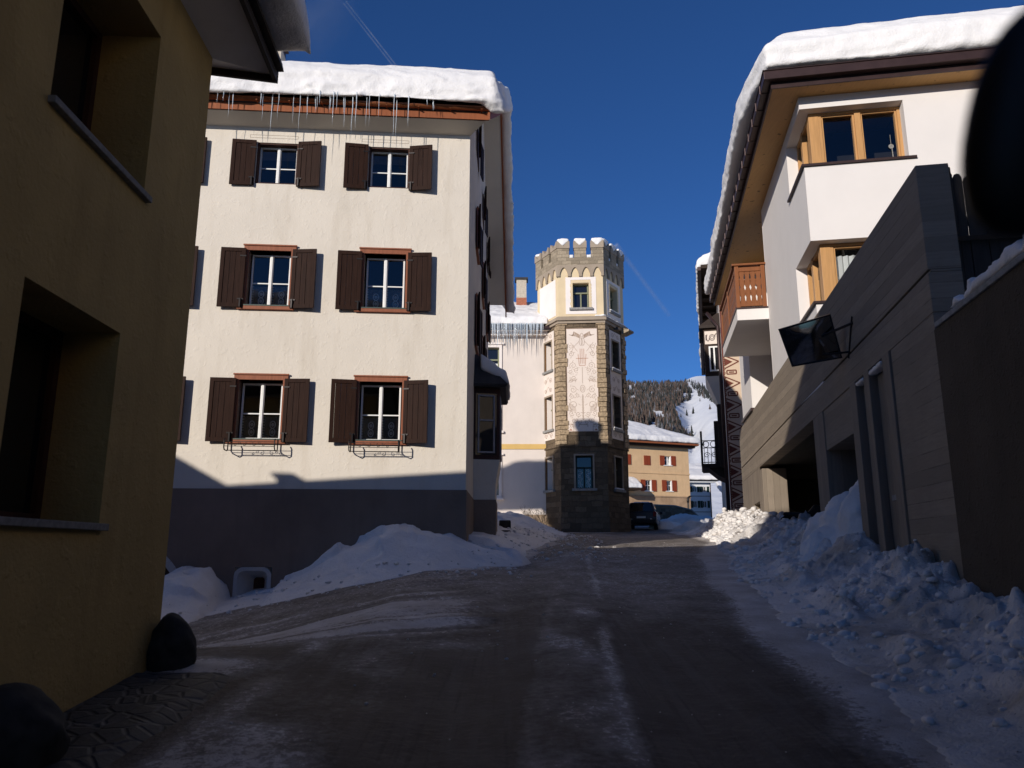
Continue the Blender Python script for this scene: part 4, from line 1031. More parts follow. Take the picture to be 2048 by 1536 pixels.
# ================================================================== tower: six-sided
TR = 2.5; tr = (.9976, -.07); tnn = (-.07, -.9976)
TC = (3.85 - tnn[0] * 2.165, 41 - tnn[1] * 2.165)
def hexpt(R, k):                       # k = 0: left end of the front side, going round to the right
    a = math.radians(-120 + 60 * k); c, s_ = math.cos(a), math.sin(a)
    return (TC[0] + R * (c * tr[0] - s_ * tnn[0]), TC[1] + R * (c * tr[1] - s_ * tnn[1]))
def hexring(R): return [hexpt(R, k) for k in range(6)]
def tface(k, R=TR):                    # face k: 0 front, 1 right, 5 left
    p, q = hexpt(R, k), hexpt(R, k + 1); f = Face((p[0] + q[0]) / 2, (p[1] + q[1]) / 2, q[0] - p[0], q[1] - p[1]); f.half = R / 2; return f
tw = thing('castle_tower', 'six-sided stone tower with swallow-tail battlements and a painted panel', 'tower', (TC[0], TC[1], .9))
st = MB(); oc = MB(); whp = MB(); wins = []
for k in range(6):
    f = tface(k); h = f.half
    hs = []
    if k in (1, 5, 2, 4): hs = [(-.42, .42, 9.85, 11.5, .4), (-.42, .42, 6.5, 8.35, .4), (-.42, .42, 3.2, 4.95, .4)]
    if k == 0: hs = [(-.46, .46, 3.2, 4.95, .4)]
    st.wall(f, -h, h, -.4, 12.45, hs)
    wins += [(k, f, x, 0) for x in hs]
    hu = [(-.45, .45, 13.2, 14.65, .35)] if k in (0, 1) else []
    oc.wall(f, -h, h, 12.6, 15.7, hu)
    wins += [(k, f, x, 1) for x in hu]
st.build('shaft', 'tower_stone', tw, solid=False); oc.build('upper_storey', 'tower_cream', tw, solid=False)
for k in (0, 1, 5):
    f = tface(k); h = f.half; mb = MB()
    if k in (0, 1): mb.wall(f, -.84, .84, 12.86, 15.0, [(-.56, .56, 13.1, 14.85)], d=.015); mb.frame(f, -.85, .85, 12.85, 15.01, .012, .002, .017)
    else: mb.box(f, -.95, .95, .002, .015, 12.86, 15.0)
    mb.build('render_field', 'tower_white', tw)
    # pale fields around the side windows, painted panel in front
    mb = MB()
    if k == 0: mb.box(f, -.85, .85, .002, .025, 6.25, 12.0)
    else: mb.wall(f, -.68, .68, 5.95, 12.05, [(-.42, .42, 9.85, 11.5, 0), (-.42, .42, 6.5, 8.35, 0)], d=.022); mb.frame(f, -.69, .69, 5.94, 12.06, .02, .0, .024)
    pn = mb.build('painted_panel', 'fresco', tw, solid=(k == 0))
    ln = MB(); d = .0285
    if k == 0:
        ln.ribbon(f, [(-.85, 6.25), (.85, 6.25), (.85, 12.0), (-.85, 12.0), (-.85, 6.25)], .03, d)
        for sx in (-1, 1):
            # winged figure at the top
            for j in range(7): ln.ribbon(f, [(sx * .10, 11.45 + .03 * j), (sx * (.32 + .02 * j), 11.56 + .045 * j), (sx * (.70 - .035 * j), 11.66 - .045 * j + .03 * j)], .022, d)
            ln.ring(f, sx * .055, 11.25, .09, .22, .02, d, 10)
            ln.ribbon(f, [(sx * .12, 11.3), (sx * .45, 10.95), (sx * .62, 10.6)], .018, d); ln.ribbon(f, [(sx * .62, 11.2), (sx * .25, 10.7)], .018, d)
            for (cx_, cz_, r_, tn) in ((.62, 11.0, .14, 1.2), (.60, 10.55, .16, 1.4), (.5, 9.9, .2, 1.5), (.62, 9.55, .13, 1.3), (.32, 9.65, .14, 1.3), (.46, 9.2, .17, 1.4), (.66, 9.05, .10, 1.1), (.52, 8.55, .2, 1.5), (.3, 8.2, .13, 1.2), (.60, 8.15, .14, 1.4), (.5, 7.7, .26, 1.4), (.62, 7.25, .15, 1.3), (.26, 7.2, .15, 1.4), (.48, 6.85, .16, 1.5), (.2, 6.75, .11, 1.2), (.66, 6.55, .11, 1.1)):
                ln.spiral(f, sx * cx_, cz_, r_, tn, .02, d, sx, a0=cz_ * 3.1)
                for q in range(3):
                    an = cz_ * 5 + q * 2.1; ln.ribbon(f, [(sx * (cx_ + r_ * math.cos(an)), cz_ + r_ * math.sin(an)), (sx * (cx_ + r_ * 1.5 * math.cos(an + .3)), cz_ + r_ * 1.5 * math.sin(an + .3))], .016, d)
            for j in range(6): ln.ribbon(f, [(sx * (.38 + .06 * j), 7.35), (sx * (.44 + .065 * j), 7.62 + .05 * j)], .018, d)
            ln.ribbon(f, [(sx * .85, 6.62), (sx * .52, 6.62), (sx * .52, 6.25)], .022, d)
            ln.ribbon(f, [(sx * .36, 9.05), (sx * .66, 9.05), (sx * .66, 9.12), (sx * .36, 9.12), (sx * .36, 9.05)], .014, d)
        ln.ring(f, 0, 11.62, .075, .11, .022, d, 10)
        ln.ribbon(f, [(0, 9.8), (0, 8.9)], .022, d); ln.ribbon(f, [(0, 8.3), (0, 6.9)], .026, d)
        ln.ring(f, 0, 8.6, .13, .2, .022, d, 12); ln.ring(f, 0, 8.6, .06, .1, .02, d, 8)
        for j in range(9): ln.ring(f, 0, 6.95 + .15 * j, .05, .06, .014, d, 6)
        ln.ribbon(f, [(-.24, 6.5), (-.24, 6.62), (.24, 6.62), (.24, 6.5)], .03, d)
        rd = MB()
        rd.ribbon(f, [(-.22, 10.55), (-.16, 9.9), (.16, 9.9), (.22, 10.55)], .03, d); rd.ribbon(f, [(-.34, 10.3), (.34, 10.3)], .03, d)
        for sx in (-.10, 0, .10): rd.ribbon(f, [(sx, 10.85), (sx, 10.0)], .03, d)
        for sx in (-1, 1): rd.poly([f.loc(sx * .78, d, 6.3), f.loc(sx * .58, d, 6.3), f.loc(sx * .68, d, 6.42)])
        rd.build('red_drawing', 'fresco_red', pn, solid=False)
    else:
        for (cz_, sx) in ((9.3, 1), (9.3, -1), (8.75, 1), (8.75, -1), (11.8, 1), (11.8, -1), (6.15, 1), (6.15, -1)):
            ln.spiral(f, sx * .3, cz_, .15, 1.4, .025, d, sx, a0=cz_); ln.ribbon(f, [(0, cz_ + .2), (sx * .3, cz_ - .1)], .02, d)
    ln.build('drawing', 'fresco_line', pn, solid=False)
for (k, f, hl, top) in wins:
    if k not in (0, 1, 5): continue
    a, b, c, e, dp = hl
    mb = MB()
    if top:
        mb.frame(f, a - .10, b + .10, c - .02, e + .12, .10, .002, .03, bottom=False)
        for j in range(8):
            for sx in (a - .10 - (.05 if j % 2 else .0), b + .10): mb.box(f, sx - (.0 if sx < 0 else 0), sx + (.05 if j % 2 else .05), .002, .026, c + j * .18, c + j * .18 + .14)
        w_ = mb.build('window', 'tower_cream', tw)
    else:
        mb.frame(f, a - .09, b + .09, c - .02, e + .09, .09, .0, .05, bottom=False); w_ = mb.build('window', 'cement', tw)
    mb = MB(); mb.box(f, a - .2, b + .2, -.1, .14, c - .13, c); sl_ = mb.build('sill', 'stone_grey', w_, bevel=.01)
    if k == 1:
        mb = MB(); mb.box(f, a - .12, b + .05, -.02, .13, c + .002, c + .09); melt(mb, 'sill_snow', 'roof_snow', sl_, .04, 5, ((.2, .03),))
    mb = MB(); mb.frame(f, a + .02, b - .02, c, e, .07, -dp, -dp + .07); zz = c + (e - c) * .62
    mb.box(f, a, b, -dp, -dp + .11, zz, zz + .08); mb.box(f, -.04, .04, -dp, -dp + .09, c, zz); mb.build('sash', 'window_green' if not (k == 0 and not top) else 'shutter_green', w_)
    mb = MB(); mb.poly([f.loc(a, -dp + .02, c), f.loc(b, -dp + .02, c), f.loc(b, -dp + .02, e), f.loc(a, -dp + .02, e)]); mb.build('pane', 'pane_dark', w_, solid=False)
    if k == 0 and not top:
        mb = MB()
        for (p0, p1) in ((a + .1, -.07), (.07, b - .1)):
            for j in range(9):
                z_ = c + .1 + j * .11; mb.ring(f, (p0 + p1) / 2 + .05 * math.sin(j * 2), z_, .07, .05, .018, -dp + .025, 7)
        mb.build('lace_curtain', 'lace', w_, solid=False)
    elif not top:
        mb = MB(); mb.box(f, a, a + .03, -dp + .1, -.02, c, e); mb.build('jamb_board', 'wood_jamb', w_)
# rusticated blocks up the corners
for k in range(6):
    if k in (3, 4): continue
    mb = MB(); p = hexpt(TR, k); z = 5.55; j = 0; fl, fr = tface(k - 1), tface(k)
    while z < 12.3:
        hh = random.uniform(.22, .33); pr = random.uniform(.03, .10); wl = random.choice((.34, .46)) ; wr = random.choice((.34, .46))
        A = fl.loc(fl.half - wl, 0, 0)[:2]; A2 = fl.loc(fl.half - wl, pr, 0)[:2]; P2 = hexpt(TR + pr * 1.15, k); B = fr.loc(-fr.half + wr, 0, 0)[:2]; B2 = fr.loc(-fr.half + wr, pr, 0)[:2]
        mb.column([A, A2, P2, B2, B, p], z + .012, min(z + hh, 12.32) - .012); z += hh
    mb.build('corner_blocks', 'quoin', tw, bevel=.02)
for (z0, z1, R) in ((12.3, 12.45, TR + .12), (12.45, 12.62, TR + .24), (12.62, 12.70, TR + .10), (5.42, 5.54, TR + .07), (-.4, 1.75, TR + .06)):
    mb = MB(); mb.column(hexring(R), z0, z1); mb.build('cornice' if z0 > 2 else 'foot', 'tower_stone' if z0 < 6 else 'cement', tw)
# pointed-arch corbel table and parapet
PO = .09
ab = MB()
for k in range(6):
    f = tface(k); h = f.half; n = 4; bw = 2 * h / n; hw = bw * .5 - .09
    for j in range(n):
        c = -h + bw * (j + .5); zb, zt, za = 15.1, 15.72, 15.58
        arc = [(-hw, zb), (-hw, zb + .10)] + [(-hw + hw * t, zb + .10 + (za - zb - .10) * math.sin(math.pi / 2 * t ** .85)) for t in (.15, .35, .55, .75, .9, 1.0)]
        arc = arc + [(-x, z) for x, z in reversed(arc[:-1])]
        x0, x1 = -bw / 2, bw / 2
        if j == 0: x0 -= PO * .577
        if j == n - 1: x1 += PO * .577
        loop = [(c + x0, zb - .0), (c - hw, zb)] + [(c + x, z) for x, z in arc[1:-1]] + [(c + hw, zb), (c + x1, zb), (c + x1, zt), (c + x0, zt)]
        # strips from the arch up to the top
        ap = [(c - hw, zb)] + [(c + x, z) for x, z in arc[1:-1]] + [(c + hw, zb)]
        for (p, q) in zip(ap, ap[1:]):
            ab.poly([f.loc(p[0], PO, p[1]), f.loc(q[0], PO, q[1]), f.loc(q[0], PO, zt), f.loc(p[0], PO, zt)])
            ab.poly([f.loc(p[0], 0, p[1]), f.loc(q[0], 0, q[1]), f.loc(q[0], PO, q[1]), f.loc(p[0], PO, p[1])])
        for (p, q) in ((c + x0, c - hw), (c + hw, c + x1)):
            ab.poly([f.loc(p, PO, zb - .05), f.loc(q, PO, zb - .05), f.loc(q, PO, zt), f.loc(p, PO, zt)])
            ab.poly([f.loc(p, 0, zb - .05), f.loc(q, 0, zb - .05), f.loc(q, PO, zb - .05), f.loc(p, PO, zb - .05)])
            for e in (p, q): ab.poly([f.loc(e, 0, zb - .05), f.loc(e, PO, zb - .05), f.loc(e, PO, zb + .12), f.loc(e, 0, zb + .12)])
ab.build('arch_frieze', 'cement', tw, solid=False)
mb = MB(); Ro = TR + PO / .866; Ri = Ro - .42
for k in range(6):
    p, q, r_, s_ = hexpt(Ro, k), hexpt(Ro, k + 1), hexpt(Ri, k + 1), hexpt(Ri, k)
    mb.column([p, q, r_, s_], 15.72, 16.15)
pp = mb.build('parapet', 'parapet_stone', tw)
mb = MB(); mb.column(hexring(Ri + .05), 15.5, 15.75); mb.build('platform', 'cement', tw)
for k in range(6):
    f = tface(k, Ro); h = f.half
    for (a, b) in ((-h, -h + .68), (-.34, .34), (h - .68, h)):
        mb = MB(); mb.box(f, a, b, -.38, 0, 16.15, 16.72); me_ = mb.build('merlon', 'parapet_stone', tw)
        c = (a + b) / 2; e = .035
        mb = MB(); mb.slab(f, [(a - e, 16.72), (b + e, 16.72), (b + e, 17.12), (b - .03, 17.16), (c + .05, 16.88), (c - .05, 16.88), (a + .03, 17.16), (a - e, 17.12)], -.42, .04)
        mb.build('swallow_tail', 'cement', me_)
        if k in (0, 1, 2, 3, 4):
            mb = MB(); mb.slab(f, [(c - .06, 16.9), (c + .06, 16.9), (b + .0, 17.18), (b - .02, 17.3), (c, 17.34), (a + .02, 17.3), (a, 17.18)], -.44, .03)
            melt(mb, 'snow_cap', 'roof_snow', me_, .05, 4, ((.25, .07),))
    for c in (-.50, .50):
        if k in (0, 1):
            mb = MB(); mb.box(f, c - .15, c + .13, -.36, -.04, 16.15, 16.36); melt(mb, 'gap_snow', 'roof_snow', pp, .05, 6, ((.2, .06),))
mb = MB()
f = tface(1); mb.prism(f, -f.half - .2, f.half + .1, [(-.02, 12.66), (.16, 12.66), (.14, 12.74), (-.02, 12.80)])
f = tface(0); mb.prism(f, .75, f.half + .15, [(-.02, 12.66), (.16, 12.66), (.14, 12.74), (-.02, 12.80)])
melt(mb, 'ledge_snow', 'roof_snow', tw, .05, 5, ((.3, .08),))
mb = MB(); f = tface(1)
mb.hexa([f.loc(f.half - .5, .05, 12.1), f.loc(f.half + .15, .05, 12.1), f.loc(f.half + .15, .55, 12.25), f.loc(f.half - .5, .55, 12.25), f.loc(f.half - .5, .05, 12.5), f.loc(f.half + .15, .05, 12.5), f.loc(f.half + .15, .55, 12.35), f.loc(f.half - .5, .55, 12.35)])
mb.build('side_gutter', 'parapet_stone', tw)
# bare shrub by the foot of the tower
sh = thing('bare_shrub', 'leafless dark shrub growing between the pale house and the foot of the tower', 'shrub', (1.35, 41.6, .95))
mb = MB()
def twig(p, dr, l, r, n):
    q = p + dr * l
    mb.tube([tuple(p), tuple((p + q) / 2 + Vector((random.uniform(-.05, .05), random.uniform(-.05, .05), .02)) * l), tuple(q)], [r, r * .8, r * .5], 5)
    if n: 
        for k in range(3):
            d2 = (dr + Vector((random.uniform(-.8, .8), random.uniform(-.8, .8), random.uniform(-.1, .6)))).normalized(); twig(p + dr * l * random.uniform(.5, 1), d2, l * .62, r * .55, n - 1)
for k in range(9):
    twig(Vector((1.35 + random.uniform(-.6, .5), 41.6 + random.uniform(-.25, .2), .9)), Vector((random.uniform(-.6, .6), random.uniform(-.4, .4), 1)).normalized(), random.uniform(.5, .85), .022, 3)
mb.build('branches', 'bark', sh, smooth=True)

# ================================================================== concrete garage base (right)
CC = Face(3.19, 0, -.1724, -.985, .018, -8.3)      # street face; s grows towards the camera
cg = thing('concrete_garage', 'board-marked concrete garage front with open bays below the white house', 'garage', (*CC.loc(-17, 0, 0)[:2], -.3))
NR, FR = -8.17, -26.3
mb = MB()
mb.box(CC, FR, NR, -.35, 0, 3.035, 4.29)
mb.box(CC, FR + .0, NR, -.35, -.03, 3.005, 3.034)
mb.box(CC, FR, NR, -.35, 0, 2.54, 3.004)
mb.build('parapet_band', 'concrete_h', cg, bevel=.012)
mb = MB()
mb.wall(CC, FR, -22.0, -1.6, 2.538, [(-23.75, -22.45, -1.6, 1.62, .35)], d=-.004)
mb.poly([CC.loc(-23.75, -.35, -1.6), CC.loc(-22.45, -.35, -1.6), CC.loc(-22.45, -.35, 1.62), CC.loc(-23.75, -.35, 1.62)])
mb.build('far_wall', 'concrete_v', cg, solid=False)
mb = MB(); mb.box(CC, -22.0, -21.5, -.62, .02, -1.8, 2.44); mb.build('pillar', 'concrete_v', cg, bevel=.015)
mb = MB(); mb.box(CC, -21.7, -21.46, -.3, .0, -1.2, .42); mb.build('meter_box', 'stone_grey', cg)
mb = MB(); mb.box(CC, -14.64, -13.8, -.5, 0, -1.8, 2.538); mb.build('pillar', 'concrete_v', cg, bevel=.012)
mb = MB(); mb.box(CC, -13.8, -11.75, -.5, -.02, 1.83, 2.538); mb.build('lintel', 'concrete_h', cg)
mb = MB(); mb.box(CC, -11.75, -8.9, -.5, -.10, -1.8, 2.43); mb.build('panel_wall', 'concrete_v', cg)
for (a, b, d) in ((-11.78, -11.45, .02), (-10.98, -10.72, .02), (-10.02, -9.72, .03)):
    mb = MB(); mb.box(CC, a, b, -.4, d, -1.8, 2.538); mb.build('pillar', 'concrete_v', cg, bevel=.012)
mb = MB(); mb.box(CC, -10.42, -10.15, -.12, -.095, .75, 2.0); mb.build('slit_window', 'room_dark', cg)
mb = MB(); mb.box(CC, -10.46, -10.12, -.1, -.05, .68, .75); mb.build('sill', 'stone_grey', cg)
mb = MB(); mb.box(CC, -9.72, NR, -.35, 0, -1.8, 2.538); mb.build('near_wall', 'concrete_h', cg, bevel=.012)
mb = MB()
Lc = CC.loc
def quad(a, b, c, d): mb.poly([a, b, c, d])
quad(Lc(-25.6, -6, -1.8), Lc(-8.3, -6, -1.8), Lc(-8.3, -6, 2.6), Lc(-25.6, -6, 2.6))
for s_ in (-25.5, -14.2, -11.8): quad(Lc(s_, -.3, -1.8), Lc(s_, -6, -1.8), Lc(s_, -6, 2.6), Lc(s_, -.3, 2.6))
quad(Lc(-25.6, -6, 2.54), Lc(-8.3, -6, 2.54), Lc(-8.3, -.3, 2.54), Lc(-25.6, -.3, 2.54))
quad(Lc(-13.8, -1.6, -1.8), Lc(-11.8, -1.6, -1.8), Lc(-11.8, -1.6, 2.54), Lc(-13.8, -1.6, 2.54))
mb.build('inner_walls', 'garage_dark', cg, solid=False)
mb = MB(); mb.poly([Lc(FR, -.34, 3.4), Lc(NR, -.34, 3.4), Lc(NR, -9, 3.4), Lc(FR, -9, 3.4)]); mb.poly([Lc(NR - 1.2, -.3, -1), Lc(NR - 1.2, -9, -1), Lc(NR - 1.2, -9, 3.4), Lc(NR - 1.2, -.3, 3.4)]); mb.poly([Lc(FR, -.0, -1), Lc(FR, -9, -1), Lc(FR, -9, 4.28), Lc(FR, -.0, 4.28)])
mb.build('terrace', 'concrete_h', cg, solid=False)
for (a, b) in ((-11.42, -11.02), (-10.68, -10.06)):
    mb = MB(); mb.box(CC, a, b, -.09, .04, 2.435, 2.50); melt(mb, 'ledge_snow', 'snow_clean', cg, .03, 4, ((.15, .03),))

# retaining wall with roughcast and the garden behind
rw = thing('retaining_wall', 'dark roughcast retaining wall with a line of snow along its top', 'wall', (*CC.loc(-4, 0, 0)[:2], -.8))
RF = Face(3.19, 0, -.1724, -.985)
mb = MB(); mb.box(RF, -8.14, 9, -.45, .02, -2.6, 2.33); mb.build('face', 'roughcast', rw)
mb = MB(); mb.box(RF, -8.05, 9, -.47, .045, 2.331, 2.39); mb.build('coping', 'stone_grey', rw, bevel=.01)
mb = MB(); mb.box(RF, -7.6, 8, -.42, .05, 2.392, 2.43)
for k in range(40):
    s_ = -7.4 + k * .32 + random.uniform(-.1, .1); w_ = random.uniform(.08, .22) if s_ > -7 else .06
    mb.box(RF, s_ - w_, s_ + w_, -.34, .0 + random.uniform(.02, .07), 2.40, 2.43 + random.uniform(.03, .14))
melt(mb, 'coping_snow', 'snow_clean', rw, .03, 3, ((.2, .05), (.07, .02)))
mb = MB(); mb.poly([RF.loc(-8.2, -.3, 2.2), RF.loc(9, -.3, 2.2), RF.loc(9, -12, 2.2), RF.loc(-8.2, -12, 2.2)])
o = mb.build('garden_snow', 'snow_clean', None, solid=False); tag(o, kind='structure')
fe = thing('paling_fence', 'dark wooden paling fence with rounded tops above the retaining wall', 'fence', (5.2, 8.2, 2.2))
FE = Face(4.93, 8.13, .985, -.1724); mb = MB(); s_ = .02; k = 0
tops = [4.26, 4.22, 4.17, 4.12, 4.08, 4.04, 4.01, 3.99, 4.14]
while s_ < 7:
    wd = random.uniform(.082, .1); zt = tops[k] if k < len(tops) else 4.0 - .02 * (k - 9) + random.uniform(-.06, .08); d = random.uniform(-.01, .01)
    mb.slab(FE, [(s_, 2.0), (s_ + wd, 2.0), (s_ + wd, zt - .05), (s_ + wd * .8, zt - .01), (s_ + wd * .5, zt), (s_ + wd * .2, zt - .01), (s_, zt - .05)], d - .022, d)
    s_ += wd + random.uniform(.002, .008); k += 1
mb.build('palings', 'paling', fe)
mb = MB(); mb.box(FE, .0, 7, -.09, -.035, 2.6, 2.7); mb.box(FE, .0, 7, -.09, -.035, 3.6, 3.7); mb.build('rails', 'paling', fe)
mb = MB(); mb.box(FE, .0, .10, -.14, .03, 1.9, 4.30); mb.build('post', 'paling', fe, bevel=.02)

# ================================================================== white house above
WF = Face(5.53, 13.36, .985, -.1724)
WS = Face(3.19, 0, -.1724, -.985)
wh = thing('white_house', 'white rendered house with timber corner windows, wooden balcony and deep snow on the roof', 'house', (5.53, 13.36, 4.1))
sC = -13.56; U0, U1, V0, V1 = 7.13, 8.30, 4.42, 5.60; FW_ = 1.86; SW_ = -15.05; IN = .27
TOP = 8.56
mb = MB()
mb.wall(WF, 0, 11, 2.9, TOP, [(-.01, FW_, U0, U1, 0), (-.01, FW_, V0, V1, 0)])
mb.wall(WS, -18.7, sC, 2.9, TOP, [(SW_, sC + .01, U0, U1, 0), (SW_, sC + .01, V0, V1, 0)], d=-.004)
for (z0, z1) in ((U0, U1), (V0, V1)):
    for z_ in (z0, z1):
        mb.poly([WF.loc(0, 0, z_), WF.loc(FW_, 0, z_), WF.loc(FW_, -.5, z_), WF.loc(.5, -.5, z_)]); mb.poly([WS.loc(sC, 0, z_), WS.loc(SW_, 0, z_), WS.loc(SW_, -.5, z_), WF.loc(.5, -.5, z_)])
    mb.poly([WF.loc(FW_, 0, z0), WF.loc(FW_, 0, z1), WF.loc(FW_, -.4, z1), WF.loc(FW_, -.4, z0)]); mb.poly([WS.loc(SW_, 0, z0), WS.loc(SW_, 0, z1), WS.loc(SW_, -.4, z1), WS.loc(SW_, -.4, z0)])
mb.wall(WS, -25.0, -22.7, 2.9, TOP, d=-.004)
mb.wall(WS, -22.7, -18.7, 2.9, TOP, [(-21.9, -19.4, 4.45, 5.55, .15), (-21.6, -19.3, 6.0, 8.1, .15)], d=-.75)
for s_ in (-18.7, -22.7): mb.poly([WS.loc(s_, 0, 2.9), WS.loc(s_, -.75, 2.9), WS.loc(s_, -.75, TOP), WS.loc(s_, 0, TOP)])
mb.poly([WS.loc(-25, 0, 2.9), WS.loc(-25, -8, 2.9), WS.loc(-25, -8, TOP), WS.loc(-25, 0, TOP)])
mb.build('wall', 'white_wall', wh, solid=False)
mb = MB(); mb.box(WF, .8, 9, -3, -1.2, 4.0, 8.4); mb.build('room', 'room_dark', wh)
for (z0, z1, cu) in ((U0, U1, 0), (V0, V1, 1)):
    # timber corner post and the two glazed sides
    mb = MB(); p0 = WF.loc(IN - .0, -IN, 0)
    mb.box(WF, .20, .38, -.38, -.20, z0, z1 + .0); w_ = mb.build('corner_window', 'larch_frame', wh, bevel=.006)
    mb = MB(); mb.frame(WF, .38, FW_, z0, z1, .055, -.32, -.21); mb.box(WF, 1.04, 1.15, -.32, -.20, z0, z1)
    for (a, b) in ((.435, 1.04), (1.15, FW_ - .055)): mb.frame(WF, a, b, z0 + .055, z1 - .055, .035, -.33, -.235)
    mb.build('frame', 'larch_frame', w_, bevel=.005)
    mb = MB(); mb.frame(WS, SW_, sC - .38, z0, z1, .075, -.32, -.21); mb.box(WS, -14.6, -14.46, -.32, -.20, z0, z1)
    mb.build('frame', 'larch_frame', w_, bevel=.005)
    mb = MB(); mb.poly([WF.loc(.42, -.29, z0 + .05), WF.loc(FW_ - .05, -.29, z0 + .05), WF.loc(FW_ - .05, -.29, z1 - .05), WF.loc(.42, -.29, z1 - .05)])
    mb.poly([WS.loc(SW_ + .05, -.29, z0 + .05), WS.loc(sC - .5, -.29, z0 + .05), WS.loc(sC - .5, -.29, z1 - .05), WS.loc(SW_ + .05, -.29, z1 - .05)]); mb.build('pane', 'pane', w_, solid=False)
    mb = MB(); mb.box(WF, -.05, FW_ + .12, -.2, .05, z0 - .04, z0 + .0); mb.box(WS, SW_ - .06, sC + .0, -.2, .05, z0 - .041, z0 - .001); mb.build('sill', 'gutter_brown', w_)
    if cu:
        mb = MB()
        for (fc, a, b) in ((WF, .5, .98), (WS, -14.4, -14.1), (WS, -14.95, -14.65)):
            n = 14; P_ = [(a + (b - a) * k / n, -.36 - .03 * math.sin(k * 1.9)) for k in range(n + 1)]
            for (p, q) in zip(P_, P_[1:]): mb.poly([fc.loc(p[0], p[1], z0 + .06), fc.loc(q[0], q[1], z0 + .06), fc.loc(q[0], q[1], z1 - .2), fc.loc(p[0], p[1], z1 - .2)])
        mb.build('curtain', 'curtain_white', w_, solid=False)
        mb = MB(); mb.ring(WS, -14.3, z0 + .75, .05, .09, .02, -.26, 10); mb.build('ornament', 'tile_dark', w_, solid=False)
    else:
        mb = MB(); mb.ring(WF, 1.66, z0 + .38, .035, .035, .03, -.27, 8); mb.ring(WF, 1.66, z0 + .38, .012, .012, .02, -.27, 6); mb.ribbon(WF, [(1.66, z0 + .42), (1.66, z0 + .62)], .008, -.27); mb.ribbon(WF, [(1.67, z0 + .33), (1.675, z0 + .12)], .018, -.27)
        mb.build('window_ornament', 'stone_grey', w_, solid=False)
for (a, b, z0, z1, nm) in ((-21.9, -19.4, 4.45, 5.55, 'side_window'), (-21.6, -19.3, 6.0, 8.1, 'balcony_door')):
    mb = MB(); mb.frame(WS, a, b, z0, z1, .09, -.9, -.76); mb.box(WS, (a + b) / 2 - .06, (a + b) / 2 + .06, -.9, -.75, z0, z1); w_ = mb.build(nm, 'larch_frame', wh, bevel=.005)
    mb = MB(); mb.poly([WS.loc(a, -.87, z0), WS.loc(b, -.87, z0), WS.loc(b, -.87, z1), WS.loc(a, -.87, z1)]); mb.build('pane', 'pane_dark', w_, solid=False)
    if nm == 'side_window': mb = MB(); mb.box(WS, a - .1, b + .1, -.86, -.66, z0 - .05, z0); mb.build('sill', 'gutter_brown', w_)
# a second window on the far pier
mb = MB(); mb.box(WS, -25.02, -22.6, -.2, .06, 4.02, 4.10); mb.build('ledge', 'gutter_brown', wh)
# balcony
bal = MB(); bal.box(WS, -22.5, -18.68, -.74, .76, 5.64, 5.93); bo = bal.build('balcony', 'white_wall', wh, bevel=.01)
mb = MB(); mb.box(WS, -22.52, -18.66, -.74, .78, 5.931, 5.97); mb.build('balcony_edge', 'gutter_brown', bo)
mb = MB()
Bn = Face(*WS.loc(-18.68, .76, 0)[:2], .985, -.1724)           # end of the balcony that faces the camera
mb.box(Bn, .0, .10, -.10, .0, 5.97, 7.08); mb.box(Bn, .64, .74, -.10, 0, 5.97, 7.08); mb.box(Bn, .1, .64, -.08, -.01, 6.0, 6.09); mb.box(Bn, .1, .64, -.08, -.01, 6.93, 7.04); mb.box(Bn, -.06, .8, -.13, .04, 7.08, 7.13)
mb.box(WS, -22.5, -18.78, .68, .75, 6.0, 6.09); mb.box(WS, -22.5, -18.78, .68, .75, 6.93, 7.04); mb.box(WS, -22.55, -18.7, .63, .80, 7.08, 7.13); mb.box(WS, -22.5, -22.4, .66, .76, 5.97, 7.08); mb.box(WS, -20.7, -20.6, .66, .76, 5.97, 7.08)
rl = mb.build('railing', 'rail_wood', bo, bevel=.006)
mb = MB()
def baluster(fc, a, d0, d1):
    n = 10; L_ = []; R_ = []
    for k in range(n + 1):
        z = 6.09 + .84 * k / n; w2 = .062 + .022 * math.cos(k / n * 6 * math.pi)
        L_.append((a - w2, z)); R_.append((a + w2, z))
    mb.slab(fc, L_ + R_[::-1], d0, d1)
for k in range(4): baluster(Bn, .17 + k * .135, -.06, -.03)
for k in range(24): baluster(WS, -22.32 + k * .148, .70, .73)
mb.build('balusters', 'rail_wood', rl)
mb = MB(); mb.box(WS, -22.5, -18.8, .66, .78, 7.131, 7.16); melt(mb, 'rail_snow', 'roof_snow', rl, .03, 3, ((.1, .03),))
